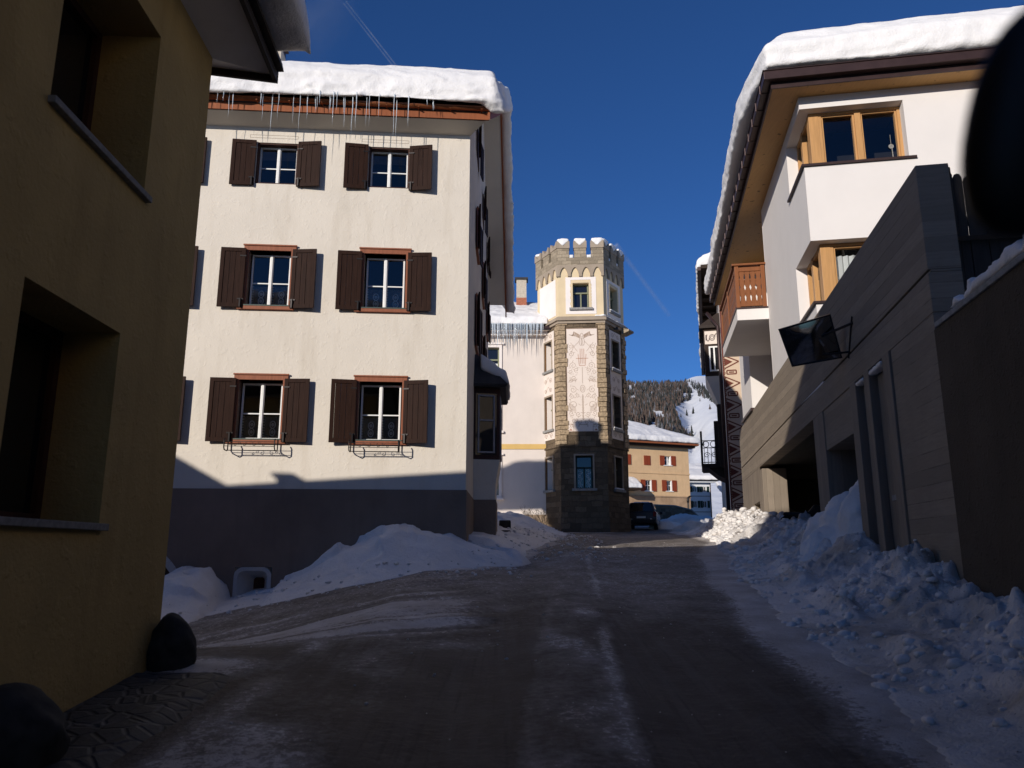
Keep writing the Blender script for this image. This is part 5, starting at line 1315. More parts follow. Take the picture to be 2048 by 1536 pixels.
# eaves
E0 = (4.94, 13.07); fx, fy = WF.r; sx, sy = -WS.r[0], -WS.r[1]
def EP(a, b): return (E0[0] + fx * a + sx * b, E0[1] + fy * a + sy * b)     # a along the front eave, b along the street eave
mb = MB(); w0 = WF.loc(0, 0, 0)[:2]
def WP(a, b): return (w0[0] + fx * a + sx * b, w0[1] + fy * a + sy * b)
zt = 8.55
mb.poly([(*EP(0, 0), zt), (*EP(11, 0), zt), (*WP(11, -.0), zt), (*w0, zt)]); mb.poly([(*EP(0, 0), zt), (*w0, zt), (*WP(0, 13), zt), (*EP(0, 13.4), zt)])
mb.poly([(*w0, zt), (*WP(0, 13), zt), (*WP(2, 13), zt), (*WP(2, 0), zt)])
mb.build('soffit', 'pine_soffit', wh, solid=False)
mb = MB()
def strip(a0, b0, a1, b1, z0, z1, o0, o1):
    """board along an eave between outward offsets o0 and o1"""
    if b0 == b1: mb.hexa([(*EP(a0 - o0, -o0), z0), (*EP(a1, -o0), z0), (*EP(a1, -o1), z0), (*EP(a0 - o1, -o1), z0), (*EP(a0 - o0, -o0), z1), (*EP(a1, -o0), z1), (*EP(a1, -o1), z1), (*EP(a0 - o1, -o1), z1)])
    else: mb.hexa([(*EP(-o0, b0 - o0), z0), (*EP(-o0, b1), z0), (*EP(-o1, b1), z0), (*EP(-o1, b0 - o1), z0), (*EP(-o0, b0 - o0), z1), (*EP(-o0, b1), z1), (*EP(-o1, b1), z1), (*EP(-o1, b0 - o1), z1)])
strip(0, 0, 11, 0, 8.54, 8.70, 0, .03); strip(0, 0, 0, 13.4, 8.54, 8.70, 0, .03); mb.build('fascia', 'gutter_brown', wh)
mb = MB(); strip(0, 0, 11, 0, 8.66, 8.83, .035, .17); strip(0, 0, 0, 13.4, 8.66, 8.83, .035, .17)
strip(0, 0, 11, 0, 8.83, 8.85, .15, .19); strip(0, 0, 0, 13.4, 8.83, 8.85, .15, .19)
for k in range(22):
    b = .3 + k * .6; p0, p1 = EP(-.19, b), EP(-.19, b + .035); q0, q1 = EP(.0, b), EP(0, b + .035)
    mb.hexa([(*p0, 8.645), (*p1, 8.645), (*q1, 8.645), (*q0, 8.645), (*p0, 8.86), (*p1, 8.86), (*q1, 8.86), (*q0, 8.86)])
mb.build('gutter', 'gutter_brown', wh, bevel=.012)
mb = MB(); A = [EP(-.02, -.02), EP(11, -.02), EP(11, 11), EP(-.02, 13.4)]; B = [EP(4, 4), EP(11, 4), EP(11, 7), EP(4, 9)]
mb.column(A, 8.80, 8.98, top=[EP(.05, .05), EP(11, .05), EP(11, 11), EP(.05, 13.4)]); mb.column([EP(.05, .05), EP(11, .05), EP(11, 11), EP(.05, 13.4)], 8.981, 10.6, top=B); mb.build('roof', 'tile_dark', wh)
mb = MB(); A = [EP(-.10, -.05), EP(10.5, -.05), EP(9.5, 9), EP(-.30, 13.6), EP(-.42, 2.0)]
T1 = [EP(.35, .45), EP(10.3, .3), EP(10.3, 8.5), EP(.05, 13.3), EP(.02, 2.0)]
mb.column(A, 9.0, 9.55, top=A); mb.column(A, 9.5, 10.05, top=T1); mb.column([EP(.3, .4), EP(9.3, .3), EP(9.3, 8.5), EP(.1, 13.3)], 9.9, 11.3, top=[EP(4, 4), EP(9.3, 4), EP(9.3, 6), EP(4, 9)])
melt(mb, 'roof_snow', 'roof_snow', wh, .06, 10, ((1.8, .10), (.3, .03)), .036, 9.0)

# traffic mirror on its bracket
C0 = Vector((4.60, 11.7, 0)); tmn = Vector((-.24, -.90, -.36)).normalized()
def onplane(u, v, k=0.0):
    D = Vector(ray(u, v)); c = C0 + Vector((0, 0, 3.27)) - tmn * k; return D * ((c.dot(tmn)) / D.dot(tmn))
qd = [onplane(1557, 659), onplane(1661, 628), onplane(1685, 716), onplane(1584, 734)]
ce = sum(qd, Vector()) / 4
tm = thing('traffic_mirror', 'dark rectangular traffic mirror tilted on a bracket on the concrete wall', 'mirror', tuple(ce))
mb = MB()
def shr(k, back=0.0): return [tuple(ce + (p - ce) * k - tmn * back) for p in qd]
o1, i1, o2 = shr(1.0), shr(.93), shr(1.0, .07)
for k in range(4):
    k2 = (k + 1) % 4; mb.poly([o1[k], o1[k2], i1[k2], i1[k]]); mb.poly([o1[k], o2[k], o2[k2], o1[k2]])
    j1 = shr(.93, .012); mb.poly([i1[k], i1[k2], j1[k2], j1[k]])
b3 = shr(.55, .20)
for k in range(4): k2 = (k + 1) % 4; mb.poly([o2[k], b3[k], b3[k2], o2[k2]])
mb.poly(b3); mb.build('housing', 'mirror_frame', tm, solid=True)
mb = MB(); g0 = shr(.935, .010); n = 10; V = [[None] * (n + 1) for _ in range(n + 1)]
for i in range(n + 1):
    for j in range(n + 1):
        a, b = i / n, j / n; p = (Vector(g0[0]) * (1 - a) + Vector(g0[1]) * a) * (1 - b) + (Vector(g0[3]) * (1 - a) + Vector(g0[2]) * a) * b
        V[i][j] = tuple(p + tmn * .05 * (1 - (2 * a - 1) ** 2) * (1 - (2 * b - 1) ** 2) * .8)
for i in range(n):
    for j in range(n): mb.poly([V[i][j], V[i + 1][j], V[i + 1][j + 1], V[i][j + 1]])
mb.build('mirror_pane', 'mirror_glass', tm, smooth=True, merge=True)
mb = MB(); a1 = Vector(WS.loc(-11.3, .0, 3.35)); a2 = Vector(WS.loc(-11.7, .0, 3.0))
mb.tube([tuple(ce - tmn * .15), tuple(a1)], .022, 8); mb.tube([tuple(ce - tmn * .15 + Vector((0, 0, -.25))), tuple(a2)], .018, 8); mb.tube([tuple(a1 + Vector((0, 0, .1))), tuple(a2 - Vector((0, 0, .1)))], .02, 8)
mb.build('bracket', 'iron', tm)

# ================================================================== sgraffito house beyond
ZF = Face(8.46, 30.0, .97, -.243); ZS = Face(8.46, 30.0, -.243, -.97)     # ZS: s < 0 runs away from the camera
zh = thing('sgraffito_house', 'tall old house with a painted zigzag corner, dark eaves and an iron balcony', 'house', (8.2, 29, .5))
mb = MB(); mb.wall(ZF, 0, 9, -.5, 11.2); mb.build('gable_wall', 'sgraffito_wall', zh, solid=False)
mb = MB(); mb.wall(ZS, -17, 0, -.5, 11.2, [(-6, -5, 3.6, 5.6, .3), (-9, -8, 3.9, 5.3, .3), (-12, -11, 3.9, 5.3, .3), (-6, -5, .8, 2.4, .3), (-9, -8, 6.6, 8, .3), (-12, -11, 6.6, 8, .3)]); mb.build('street_wall', 'sgraffito_white', zh, solid=False)
mb = MB(); mb.box(ZS, -16, -1, -1.2, -.8, .2, 10.8); mb.build('room', 'room_dark', zh)
zz = MB(); d = .005; z = 1.55
zz.ribbon(ZF, [(.02, 1.2), (.02, 11)], .05, d); zz.ribbon(ZF, [(.84, 1.2), (.84, 11)], .04, d)
zz.ribbon(ZF, [(.1, .95), (.62, .95), (.62, 1.28), (.1, 1.28), (.1, .95)], .05, d); zz.ribbon(ZF, [(.3, 1.02), (.42, 1.22)], .08, d); zz.ribbon(ZF, [(.42, 1.02), (.3, 1.22)], .08, d)
while z < 11:
    zz.ribbon(ZF, [(.14, z + .05), (.50, z + .05), (.50, z + .20), (.14, z + .20), (.14, z + .05)], .05, d); zz.ribbon(ZF, [(.22, z + .125), (.42, z + .125)], .05, d)
    c = z + .55; zz.ribbon(ZF, [(.06, c + .27), (.62, c), (.06, c - .27)], .05, d); zz.poly([ZF.loc(.06, d, c + .17), ZF.loc(.06, d, c - .17), ZF.loc(.38, d, c)])
    for k in range(5): zz.ring(ZF, .03, z + .1 + .17 * k, .045, .06, .03, d, 6, -1.5, 1.5)
    z += .88
zz.build('zigzag_paint', 'sgraffito_paint', zh, solid=False)
mb = MB(); mb.tube([ZS.loc(-.08, .10, -.2), ZS.loc(-.08, .10, 8.9), ZS.loc(-.4, .5, 9.6)], .075, 8); mb.build('downpipe', 'gutter_brown', zh, smooth=True)
# oriel with frieze and window
mb = MB(); a0, a1, dd = -3.2, -1.0, .68
bot = [ZS.loc(a, q, 0)[:2] for a, q in ((a0 + .5, 0), (a0 + .7, .15), (a1 - .4, .15), (a1 - .3, 0))]; mid = [ZS.loc(a, q, 0)[:2] for a, q in ((a0, 0), (a0, dd), (a1, dd), (a1, 0))]
mb.column(bot, 5.7, 7.05, top=mid); orb = mb.build('oriel', 'sgraffito_white', zh)
mb = MB(); mb.column(mid, 7.051, 9.1); ob = mb.build('oriel_box', 'timber_dark', orb)
On = Face(*ZS.loc(a1, dd, 0)[:2], .97, -.243)
mb = MB(); mb.box(On, .04, .64, .002, .03, 8.42, 8.98); fp = mb.build('frieze', 'fresco', orb)
mb = MB()
for (c, r_) in ((.34, .11), (.34, .06)): mb.ring(On, c, 8.7, r_, r_ * 1.2, .025, .035, 12)
for (c, a) in ((.17, 2.0), (.51, -1.1)): mb.ring(On, c, 8.7, .06, .15, .03, .035, 9, a, a + 4.2)
mb.ribbon(On, [(.09, 8.58), (.09, 8.82)], .03, .035); mb.ribbon(On, [(.59, 8.58), (.59, 8.82)], .03, .035)
mb.build('frieze_ornament', 'gutter_brown', fp, solid=False)
mb = MB(); mb.frame(On, .18, .60, 7.25, 8.32, .06, .002, .04); mb.box(On, .36, .42, .002, .045, 7.25, 8.32); w_ = mb.build('oriel_window', 'sash_white', orb)
mb = MB(); mb.poly([On.loc(.20, .012, 7.27), On.loc(.58, .012, 7.27), On.loc(.58, .012, 8.3), On.loc(.20, .012, 8.3)]); mb.build('pane', 'pane_dark', w_, solid=False)
mb = MB(); mb.box(ZS, a0 - .15, a1 + .15, 0, dd + .18, 9.1, 9.22); mb.column([ZS.loc(a, q, 0)[:2] for a, q in ((a0 - .15, 0), (a0 - .15, dd + .15), (a1 + .15, dd + .15), (a1 + .15, 0))], 9.221, 9.75, top=[ZS.loc(a, q, 0)[:2] for a, q in ((a0, 0), (a0, .1), (a1, .1), (a1, 0))]); mb.build('oriel_roof', 'fascia_dark', orb)
# iron balcony with closed dark leaves
mb = MB(); mb.box(ZS, -4.2, -1.6, 0, 1.0, 3.35, 3.5); mb.prism(ZS, -4.0, -1.8, [(0, 3.349), (.75, 3.349), (.35, 3.0), (0, 2.85)]); bz = mb.build('balcony', 'timber_dark', zh)
mb = MB(); Bz = Face(*ZS.loc(-1.6, 1.0, 0)[:2], .97, -.243)
for zq in (3.55, 4.15, 4.45): mb.tube([Bz.loc(0, 0, zq), Bz.loc(1.0, 0, zq)], .018, 5); mb.tube([ZS.loc(-4.2, 1.0, zq), ZS.loc(-1.6, 1.0, zq)], .018, 5)
mb.tube([ZS.loc(-1.6, 1.0, 3.4), ZS.loc(-1.6, 1.0, 4.85)], .045, 6); mb.tube([ZS.loc(-4.2, 1.0, 3.4), ZS.loc(-4.2, 1.0, 4.75)], .045, 6)
for k in range(7): mb.tube([Bz.loc(.1 + k * .14, 0, 3.5), Bz.loc(.1 + k * .14, 0, 4.15)], .014, 5)
for k in range(16): mb.tube([ZS.loc(-4.1 + k * .16, 1.0, 3.5), ZS.loc(-4.1 + k * .16, 1.0, 4.15)], .014, 5)
for k in range(3): mb.ring(Bz, .18 + k * .3, 4.3, .12, .13, .03, .0, 10); 
for k in range(8): mb.ring(ZS, -4.0 + k * .32, 4.3, .12, .13, .03, 1.0, 10)
for k in range(3): mb.spiral(Bz, .2 + k * .3, 3.85, .13, 1.5, .025, .0)
mb.build('railing', 'iron', bz)
mb = MB()
for (a, b, q, z0, z1) in ((-2.6, -2.1, .45, 3.5, 5.35), (-3.4, -2.7, .35, 3.5, 5.0), (-1.5, -1.2, .3, 3.3, 5.9)): mb.box(ZS, a, b, 0, q, z0, z1)
mb.build('balcony_leaf', 'timber_dark', bz)
# roof
mb = MB(); mb.prism(ZF, -.66, 5, [(.9, 11.1), (.9, 11.25), (-19, 11.25), (-19, 11.1)])
for k in range(16): mb.box(ZS, -17 + k * 1.1, -16.85 + k * 1.1, 0, .63, 10.93, 11.12)
mb.build('roof', 'timber_dark', zh)
mb = MB(); mb.box(ZS, -18.6, .95, 0.66, .80, 11.0, 11.15); mb.build('gutter', 'gutter_brown', zh)
mb = MB(); mb.prism(ZS, -18.5, .4, [(.86, 11.28), (-3, 12.4), (-3, 12.9), (.5, 11.95), (.84, 11.75)]); melt(mb, 'roof_snow', 'roof_snow', zh, .12, 6, ((.9, .25), (.25, .08)))

# ================================================================== ochre house
OF = Face(17 * 1.15, 75 * 1.15, .927, .375, k=1.15)
oh = thing('ochre_house', 'ochre house with red shutters and a snowy hipped roof beyond the tower', 'house', (19.5, 86.2, 3.2))
ow_ = [(-4.78, -4.08, 7.95, 8.85, 2), (-2.62, -1.62, 8.02, 8.9, 1), (-4.85, -3.9, 5.5, 6.52, 1), (-2.5, -1.62, 5.55, 6.55, 1), (-2.38, -1.62, 3.1, 4.05, 1), (-7.3, -6.6, 7.95, 8.85, 1)]
hs = [(a + .12, b - .12, z0, z1, .25) for a, b, z0, z1, k in ow_ if k == 1]
mb = MB(); mb.wall(OF, -13, .3, 4.95, 9.75, [h for h in hs if h[2] > 5]); OR = Face(*OF.loc(.3, 0, 0)[:2], -.375, .927, k=1.15); mb.wall(OR, 0, 11, 4.95, 9.75); mb.build('wall', 'ochre', oh, solid=False)
mb = MB(); mb.wall(OF, -13, .3, 1.5, 4.95, [h for h in hs if h[2] < 5]); mb.wall(OR, 0, 11, 1.5, 4.95); mb.build('base_wall', 'ochre_base', oh, solid=False)
for z_ in (4.95, 7.15): mb = MB(); mb.box(OF, -13, .33, 0, .06, z_, z_ + .12); mb.build('band', 'ochre_base' if z_ < 5 else 'ochre', oh)
mb = MB(); mb.box(OF, -12, -.5, -1.5, -.6, 2.5, 9.3); mb.build('room', 'room_dark', oh)
for a, b, z0, z1, k in ow_:
    if k == 2:
        mb = MB(); mb.box(OF, a, (a + b) / 2 - .01, .01, .06, z0, z1); mb.box(OF, (a + b) / 2 + .01, b, .01, .06, z0, z1); w_ = mb.build('shutter', 'shutter_red', oh); continue
    mb = MB(); mb.frame(OF, a + .12, b - .12, z0, z1, .06, -.25, -.18); c = (a + b) / 2; mb.box(OF, c - .03, c + .03, -.25, -.17, z0, z1); mb.box(OF, a + .15, b - .15, -.25, -.18, z0 + .5, z0 + .55); mb.box(OF, b - .20, b - .12, -.2, .02, z0, z1); mb.box(OF, a, b, -.05, .08, z0 - .07, z0); w_ = mb.build('window', 'sash_white', oh)
    mb = MB(); mb.poly([OF.loc(a, -.24, z0), OF.loc(b, -.24, z0), OF.loc(b, -.24, z1), OF.loc(a, -.24, z1)]); mb.build('pane', 'pane_dark', w_, solid=False)
    if z0 > 8: mb = MB(); mb.poly([OF.loc(c + .05, -.22, z0 + .05), OF.loc(b - .2, -.22, z0 + .05), OF.loc(b - .3, -.22, z1 - .05), OF.loc(c + .05, -.22, z1 - .05)]); mb.build('curtain', 'curtain_white', w_, solid=False)
    for (p, q) in ((a - .38, a + .12), (b - .12, b + .38)):
        mb = MB(); mb.frame(OF, p, q, z0 - .03, z1 + .03, .06, .02, .07); mb.box(OF, p + .06, q - .06, .025, .055, z0 + .03, z1 - .03); mb.build('shutter', 'shutter_red', w_)
mb = MB(); mb.box(OF, -13, .75, -.2, .55, 9.75, 9.92); mb.box(OF, -13, .9, -.2, .75, 9.92, 10.06); mb.build('cornice', 'timber_dark', oh)
mb = MB(); mb.box(OF, -13, .95, .75, .9, 9.95, 10.1); mb.build('gutter', 'fascia_copper', oh)
def orf(R, z): return [OF.loc(-13, R, 0)[:2], OF.loc(.3 + R, R, 0)[:2], OF.loc(.3 + R, -11 - R, 0)[:2], OF.loc(-13, -11 - R, 0)[:2]]
rid = [OF.loc(-13, -5.2, 0)[:2], OF.loc(-6.6, -5.2, 0)[:2], OF.loc(-6.6, -5.9, 0)[:2], OF.loc(-13, -5.9, 0)[:2]]
mb = MB(); mb.column(orf(.85, 0), 10.08 * 1.15, 13.4 * 1.15, top=rid); mb.build('roof', 'tile_dark', oh)
mb = MB(); mb.column(orf(.95, 0), 10.15 * 1.15, 10.75 * 1.15, top=orf(.85, 0)); mb.column(orf(.85, 0), 10.7 * 1.15, 13.75 * 1.15, top=rid); melt(mb, 'roof_snow', 'roof_snow', oh, .14, 5, ((1.5, .25), (.4, .06)))
mb = MB(); x, y, _ = OF.loc(-7.0, .9, 0)
mb.box(OF, -7.9, -6.0, 0, 1.5, 5.45, 5.6); cp = mb.build('porch_roof', 'timber_dark', oh)
mb = MB(); mb.prism(OF, -7.9, -5.95, [(0, 5.61), (1.55, 5.61), (1.5, 5.95), (.5, 6.6), (0, 6.8)]); melt(mb, 'porch_snow', 'roof_snow', cp, .08, 6, ((.5, .12),))

# white house further back and the small dark one
HF = Face(27, 105, .99, .1)
hh = thing('far_white_house', 'small white house with dark green shutters seen beside the ochre house', 'house', (25, 105, 2.7))
cols_ = (-2.55, -1.55, -.72); mb = MB(); hs = []
for z0, z1 in ((7.72, 8.42), (5.62, 6.5), (3.2, 4.0)):
    for c in (-2.3, -.95): hs.append((c - .28, c + .28, z0, z1, .2))
mb.wall(HF, -6, -.05, 1.5, 8.95, hs); mb.wall(Face(*HF.loc(-.05, 0, 0)[:2], -.1, .99), 0, 9, 1.5, 8.95); mb.build('wall', 'far_white', hh, solid=False)
for z_ in (5.0, 7.1): mb = MB(); mb.box(HF, -6, -.03, 0, .05, z_, z_ + .1); mb.build('band', 'stone_grey', hh)
mb = MB(); mb.box(HF, -5.5, -.3, -1.5, -.7, 2, 8.6); mb.build('room', 'room_dark', hh)
for a, b, z0, z1, k in hs:
    mb = MB(); mb.frame(HF, a, b, z0, z1, .06, -.2, -.1); c = (a + b) / 2; mb.box(HF, c - .03, c + .03, -.2, -.1, z0, z1); mb.box(HF, b, b + .05, -.1, .06, z0, z1); w_ = mb.build('window', 'sash_white', hh)
    mb = MB(); mb.poly([HF.loc(a, -.18, z0), HF.loc(b, -.18, z0), HF.loc(b, -.18, z1), HF.loc(a, -.18, z1)]); mb.build('pane', 'pane_dark', w_, solid=False)
    for (p, q) in ((a - .36, a - .02), (b + .06, b + .38)): mb = MB(); mb.box(HF, p, q, .02, .07, z0 - .03, z1 + .03); mb.build('shutter', 'shutter_green', w_)
mb = MB(); mb.box(HF, -6, .5, -.2, .6, 8.95, 9.15); mb.build('cornice', 'far_white', hh)
mb = MB(); mb.tube([HF.loc(-.12, .1, 1.5), HF.loc(-.12, .1, 8.9)], .07, 6); mb.build('downpipe', 'gutter_brown', hh)
mb = MB(); mb.prism(HF, -7, .9, [(.8, 9.2), (-5, 11.6), (-10, 9.2), (-10, 9.16), (.8, 9.16)]); mb.build('roof', 'tile_dark', hh)
mb = MB(); mb.prism(HF, -7, 1.0, [(.9, 9.22), (-5, 11.65), (-8, 10.4), (-8, 10.9), (-5, 12.2), (.8, 9.85)]); melt(mb, 'roof_snow', 'roof_snow', hh, .15, 5, ((1.5, .25),))
DF = Face(27.6, 98, 1, 0)
dh = thing('dark_timber_house', 'low dark timber house under snow at the end of the street', 'house', (28.6, 98, 2.6))
mb = MB(); mb.wall(DF, -.35, 6, 1.5, 6.2, [(.55, 1.35, 4.4, 5.3, .2)]); mb.build('wall', 'timber_dark', dh, solid=False)
mb = MB(); mb.frame(DF, .5, 1.4, 4.35, 5.35, .08, 0, .05); mb.box(DF, .6, 1.3, -.2, -.15, 4.4, 5.3); mb.build('window', 'stone_grey', dh)
mb = MB(); mb.prism(DF, -.7, 6, [(.6, 6.2), (-4, 8.2), (-4, 8.9), (.5, 6.8)]); melt(mb, 'roof_snow', 'roof_snow', dh, .12, 5, ((1, .2),))
mb = MB(); mb.box(DF, -.35, 6, 0, .5, 6.05, 6.2); mb.build('eave', 'timber_dark', dh)
mb = MB(); mb.slab(DF, [(.25, 2.9), (1.3, 2.9), (1.25, 3.7), (.95, 3.95), (.6, 3.95), (.3, 3.7)], .15, .5); o = mb.build('orange_block', 'orange_plain', None, bevel=.08); tag(o, 'small orange item in front of the dark timber house', 'tarpaulin')  # bevelled block in one even orange

# low stone wall, post and bits of street furniture near the car
lw = Face(13.4, 62, .95, .25)
pts = [lw.loc(a, 0, 0) for a in (-4.6, 1.6)]
mb = MB(); mb.slab(lw, [(-4.6, 1.6), (1.7, 1.6), (1.7, 2.5), (1.0, 3.1), (-.5, 3.42), (-4.6, 3.5)], -.5, 0)
lo_ = thing('low_stone_wall', 'low dark stone wall below the red-shuttered ground floor window', 'wall', (*lw.loc(-1, 0, 0)[:2], 1.9)); mb.build('face', 'low_wall_stone', lo_)
mb = MB(); mb.slab(lw, [(-4.6, 3.501), (-.5, 3.421), (1.0, 3.101), (1.7, 2.501), (1.7, 2.58), (1.0, 3.2), (-.5, 3.52), (-4.6, 3.6)], -.55, .06); mb.build('coping', 'stone_grey', lo_)
po = thing('street_post', 'thin dark post with a rounded top at the right corner of the ochre house', 'post', (18.7, 82.5, 3.0))
mb = MB(); mb.tube([(18.7, 82.5, 2.5), (18.7, 82.5, 5.0)], .09, 8); mb.build('pole', 'iron', po)
mb = MB(); mb.tube([(18.7, 82.5, 4.95), (18.7, 82.5, 5.15), (18.72, 82.5, 5.4), (18.9, 82.5, 5.6), (19.1, 82.5, 5.6)], [.13, .15, .14, .10, .05], 8); mb.build('lamp_head', 'iron', po, smooth=True)

# ================================================================== parked car
cx0, cy0 = 7.62, 46.0; cz0 = float(G(8, 46)) + .02
hd = (math.sin(math.radians(13.5)), math.cos(math.radians(13.5)))
KS = Face(cx0 + hd[1] * .9, cy0 - hd[0] * .9, hd[0], hd[1])          # right flank, s runs to the front
KR = Face(cx0, cy0, hd[1], -hd[0])                                   # tail, seen from behind
car = thing('parked_car', 'dark estate car parked in the shade behind the tower, tail to the road', 'car', (cx0, cy0, cz0))
def cprof(pts, d0, d1): m = MB(); m.slab(KS, [(a, cz0 + z) for a, z in pts], d0, d1); return m
cprof([(.02, .42), (.0, .62), (.06, 1.02), (.12, 1.06), (3.3, 1.04), (4.3, .92), (4.45, .75), (4.45, .42), (3.9, .34), (.5, .34)], -1.8, 0).build('body', 'car_paint', car, bevel=.06)
cb = MB(); L_ = KS.loc
lowr = [(.10, -.06), (.10, -1.74), (3.25, -1.74), (3.25, -.06)]; hir = [(.38, -.24), (.38, -1.56), (2.35, -1.5), (2.35, -.3)]
cb.hexa([L_(a, d, cz0 + 1.05) for a, d in lowr] + [L_(a, d, cz0 + 1.62) for a, d in hir]); cab = cb.build('cabin', 'car_paint', car, bevel=.07)
mb = MB()
def lerp(p, q, t): return tuple(p[i] + (q[i] - p[i]) * t for i in range(3))
def pane_of(c0, c1, c2, c3, m, off):
    ce_ = [sum(c[i] for c in (c0, c1, c2, c3)) / 4 for i in range(3)]
    n_ = (Vector(c1) - Vector(c0)).cross(Vector(c3) - Vector(c0)).normalized()
    return [tuple(Vector(lerp(ce_, c, m)) + n_ * off) for c in (c0, c1, c2, c3)]
lw_ = [L_(a, d, cz0 + 1.06) for a, d in lowr]; hi_ = [L_(a, d, cz0 + 1.62) for a, d in hir]
rear = pane_of(lw_[1], lw_[0], hi_[0], hi_[1], .84, .012); mb.poly(rear); mb.build('rear_window', 'pane_dark', cab, solid=False)
mb = MB(); r2 = pane_of(lw_[0], lw_[3], hi_[3], hi_[0], .84, .012)
m0, m1 = lerp(r2[0], r2[1], .47), lerp(r2[3], r2[2], .47); n0, n1 = lerp(r2[0], r2[1], .50), lerp(r2[3], r2[2], .50)
mb.poly([r2[0], m0, m1, r2[3]]); mb.poly([n0, r2[1], r2[2], n1]); mb.build('side_window', 'pane_dark', cab, solid=False)
for d in (-1.79, -.01):
    mb = MB(); mb.box(KR, *((-.88, -.70) if d < -1 else (.70, .88)), -.03, .03, cz0 + .78, cz0 + 1.04); mb.build('tail_light', 'lamp_red', car, bevel=.02)
    mb = MB(); mb.box(KR, *((-.62, -.52) if d < -1 else (.52, .62)), .0, .035, cz0 + .60, cz0 + .67); mb.build('reversing_light', 'chrome', car, bevel=.01)
mb = MB(); mb.box(KR, -.86, .86, -.05, .09, cz0 + .36, cz0 + .60); mb.build('bumper', 'black_plastic', car, bevel=.04)
mb = MB(); mb.box(KR, -.26, .26, .035, .05, cz0 + .68, cz0 + .79); mb.build('number_plate', 'sash_white', car)
for a in (.85, 3.5):
    for d in (0.01, -1.81):
        w_ = MB(); c0, c1 = L_(a, d - (.0 if d > -1 else -.0), cz0 + .33), L_(a, d + (-.22 if d > -1 else .22), cz0 + .33)
        w_.tube([c0, c1], .33, 20); wh_ = w_.build('wheel', 'rubber', car, bevel=.03)
        w_ = MB(); e = .012 if d > -1 else -.012; w_.tube([L_(a, d + e, cz0 + .33), c0], .19, 14); w_.build('rim', 'chrome', wh_)
mb = MB(); mb.box(KS, 2.95, 3.1, .02, .22, cz0 + 1.02, cz0 + 1.18); mb.build('side_mirror', 'black_plastic', car, bevel=.03)
mb = MB(); mb.box(KS, 2.0, 2.14, .0, .025, cz0 + .9, cz0 + .93); mb.box(KS, 1.0, 1.14, 0, .025, cz0 + .9, cz0 + .93); mb.build('door_handle', 'chrome', car)
mb = MB(); mb.hexa([L_(a, d, cz0 + 1.60) for a, d in ((.5, -.4), (.5, -1.4), (2.2, -1.4), (2.2, -.4))] + [L_(a, d, cz0 + 1.68) for a, d in ((.6, -.45), (.6, -1.35), (2.1, -1.35), (2.1, -.45))]); melt(mb, 'roof_frost', 'snow_clean', cab, .05, 3, ((.3, .03),))

# motorcycle under the garage band
bx, by = CC.loc(-19.4, -.9, 0)[:2]; bz = float(G(bx, by)) + .05
mo = thing('motorcycle', 'dark motorcycle in the garage bay beside the heap of snow', 'motorcycle', (bx, by, bz))
MF2 = Face(bx, by, .9, -.45)
for a in (-.62, .62):
    mb = MB(); mb.tube([MF2.loc(a + .29 * math.cos(t), 0, bz + .32 + .29 * math.sin(t)) for t in np.linspace(0, 2 * math.pi, 22)], .055, 8, caps=False); w_ = mb.build('wheel', 'rubber', mo, smooth=True)
    mb = MB(); mb.tube([MF2.loc(a, -.05, bz + .32), MF2.loc(a, .05, bz + .32)], .06, 10)
    for k in range(6): t = k * math.pi / 3; mb.tube([MF2.loc(a, 0, bz + .32), MF2.loc(a + .26 * math.cos(t), 0, bz + .32 + .26 * math.sin(t))], .012, 5)
    mb.build('rim', 'chrome', w_)
    mb = MB(); mb.tube([MF2.loc(a + .34 * math.cos(t), 0, bz + .32 + .37 * math.sin(t)) for t in np.linspace(.5, 2.6, 10)], .035, 6); mb.build('mudguard', 'chrome', mo, smooth=True)
mb = MB(); mb.slab(MF2, [(-.35, .35), (.3, .35), (.42, .6), (.30, .85), (-.05, .9), (-.2, .72), (-.75, .74), (-.8, .66), (-.4, .55)], -.13, .13)
for i, p in enumerate(mb.v): mb.v[i] = (p[0], p[1], p[2] + bz)
mb.build('frame', 'black_plastic', mo, bevel=.05)
mb = MB(); mb.tube([MF2.loc(.62, .07, bz + .32), MF2.loc(.40, .07, bz + .95)], .025, 6); mb.tube([MF2.loc(.62, -.07, bz + .32), MF2.loc(.40, -.07, bz + .95)], .025, 6); mb.tube([MF2.loc(.36, -.33, bz + 1.02), MF2.loc(.42, -.1, bz + .96), MF2.loc(.42, .1, bz + .96), MF2.loc(.36, .33, bz + 1.02)], .018, 6); mb.build('fork', 'chrome', mo)
mb = MB(); mb.tube([MF2.loc(.46, 0, bz + .82), MF2.loc(.56, 0, bz + .82)], [.06, .09], 12); mb.build('headlight', 'chrome', mo, smooth=True)
for q in (-.28, .28): mb = MB(); mb.tube([MF2.loc(.38, q, bz + 1.0), MF2.loc(.36, q * 1.1, bz + 1.15)], .008, 5); mb.tube([MF2.loc(.35, q * 1.1, bz + 1.17), MF2.loc(.37, q * 1.1, bz + 1.17)], .055, 10); mb.build('rear_view_mirror', 'chrome', mo)

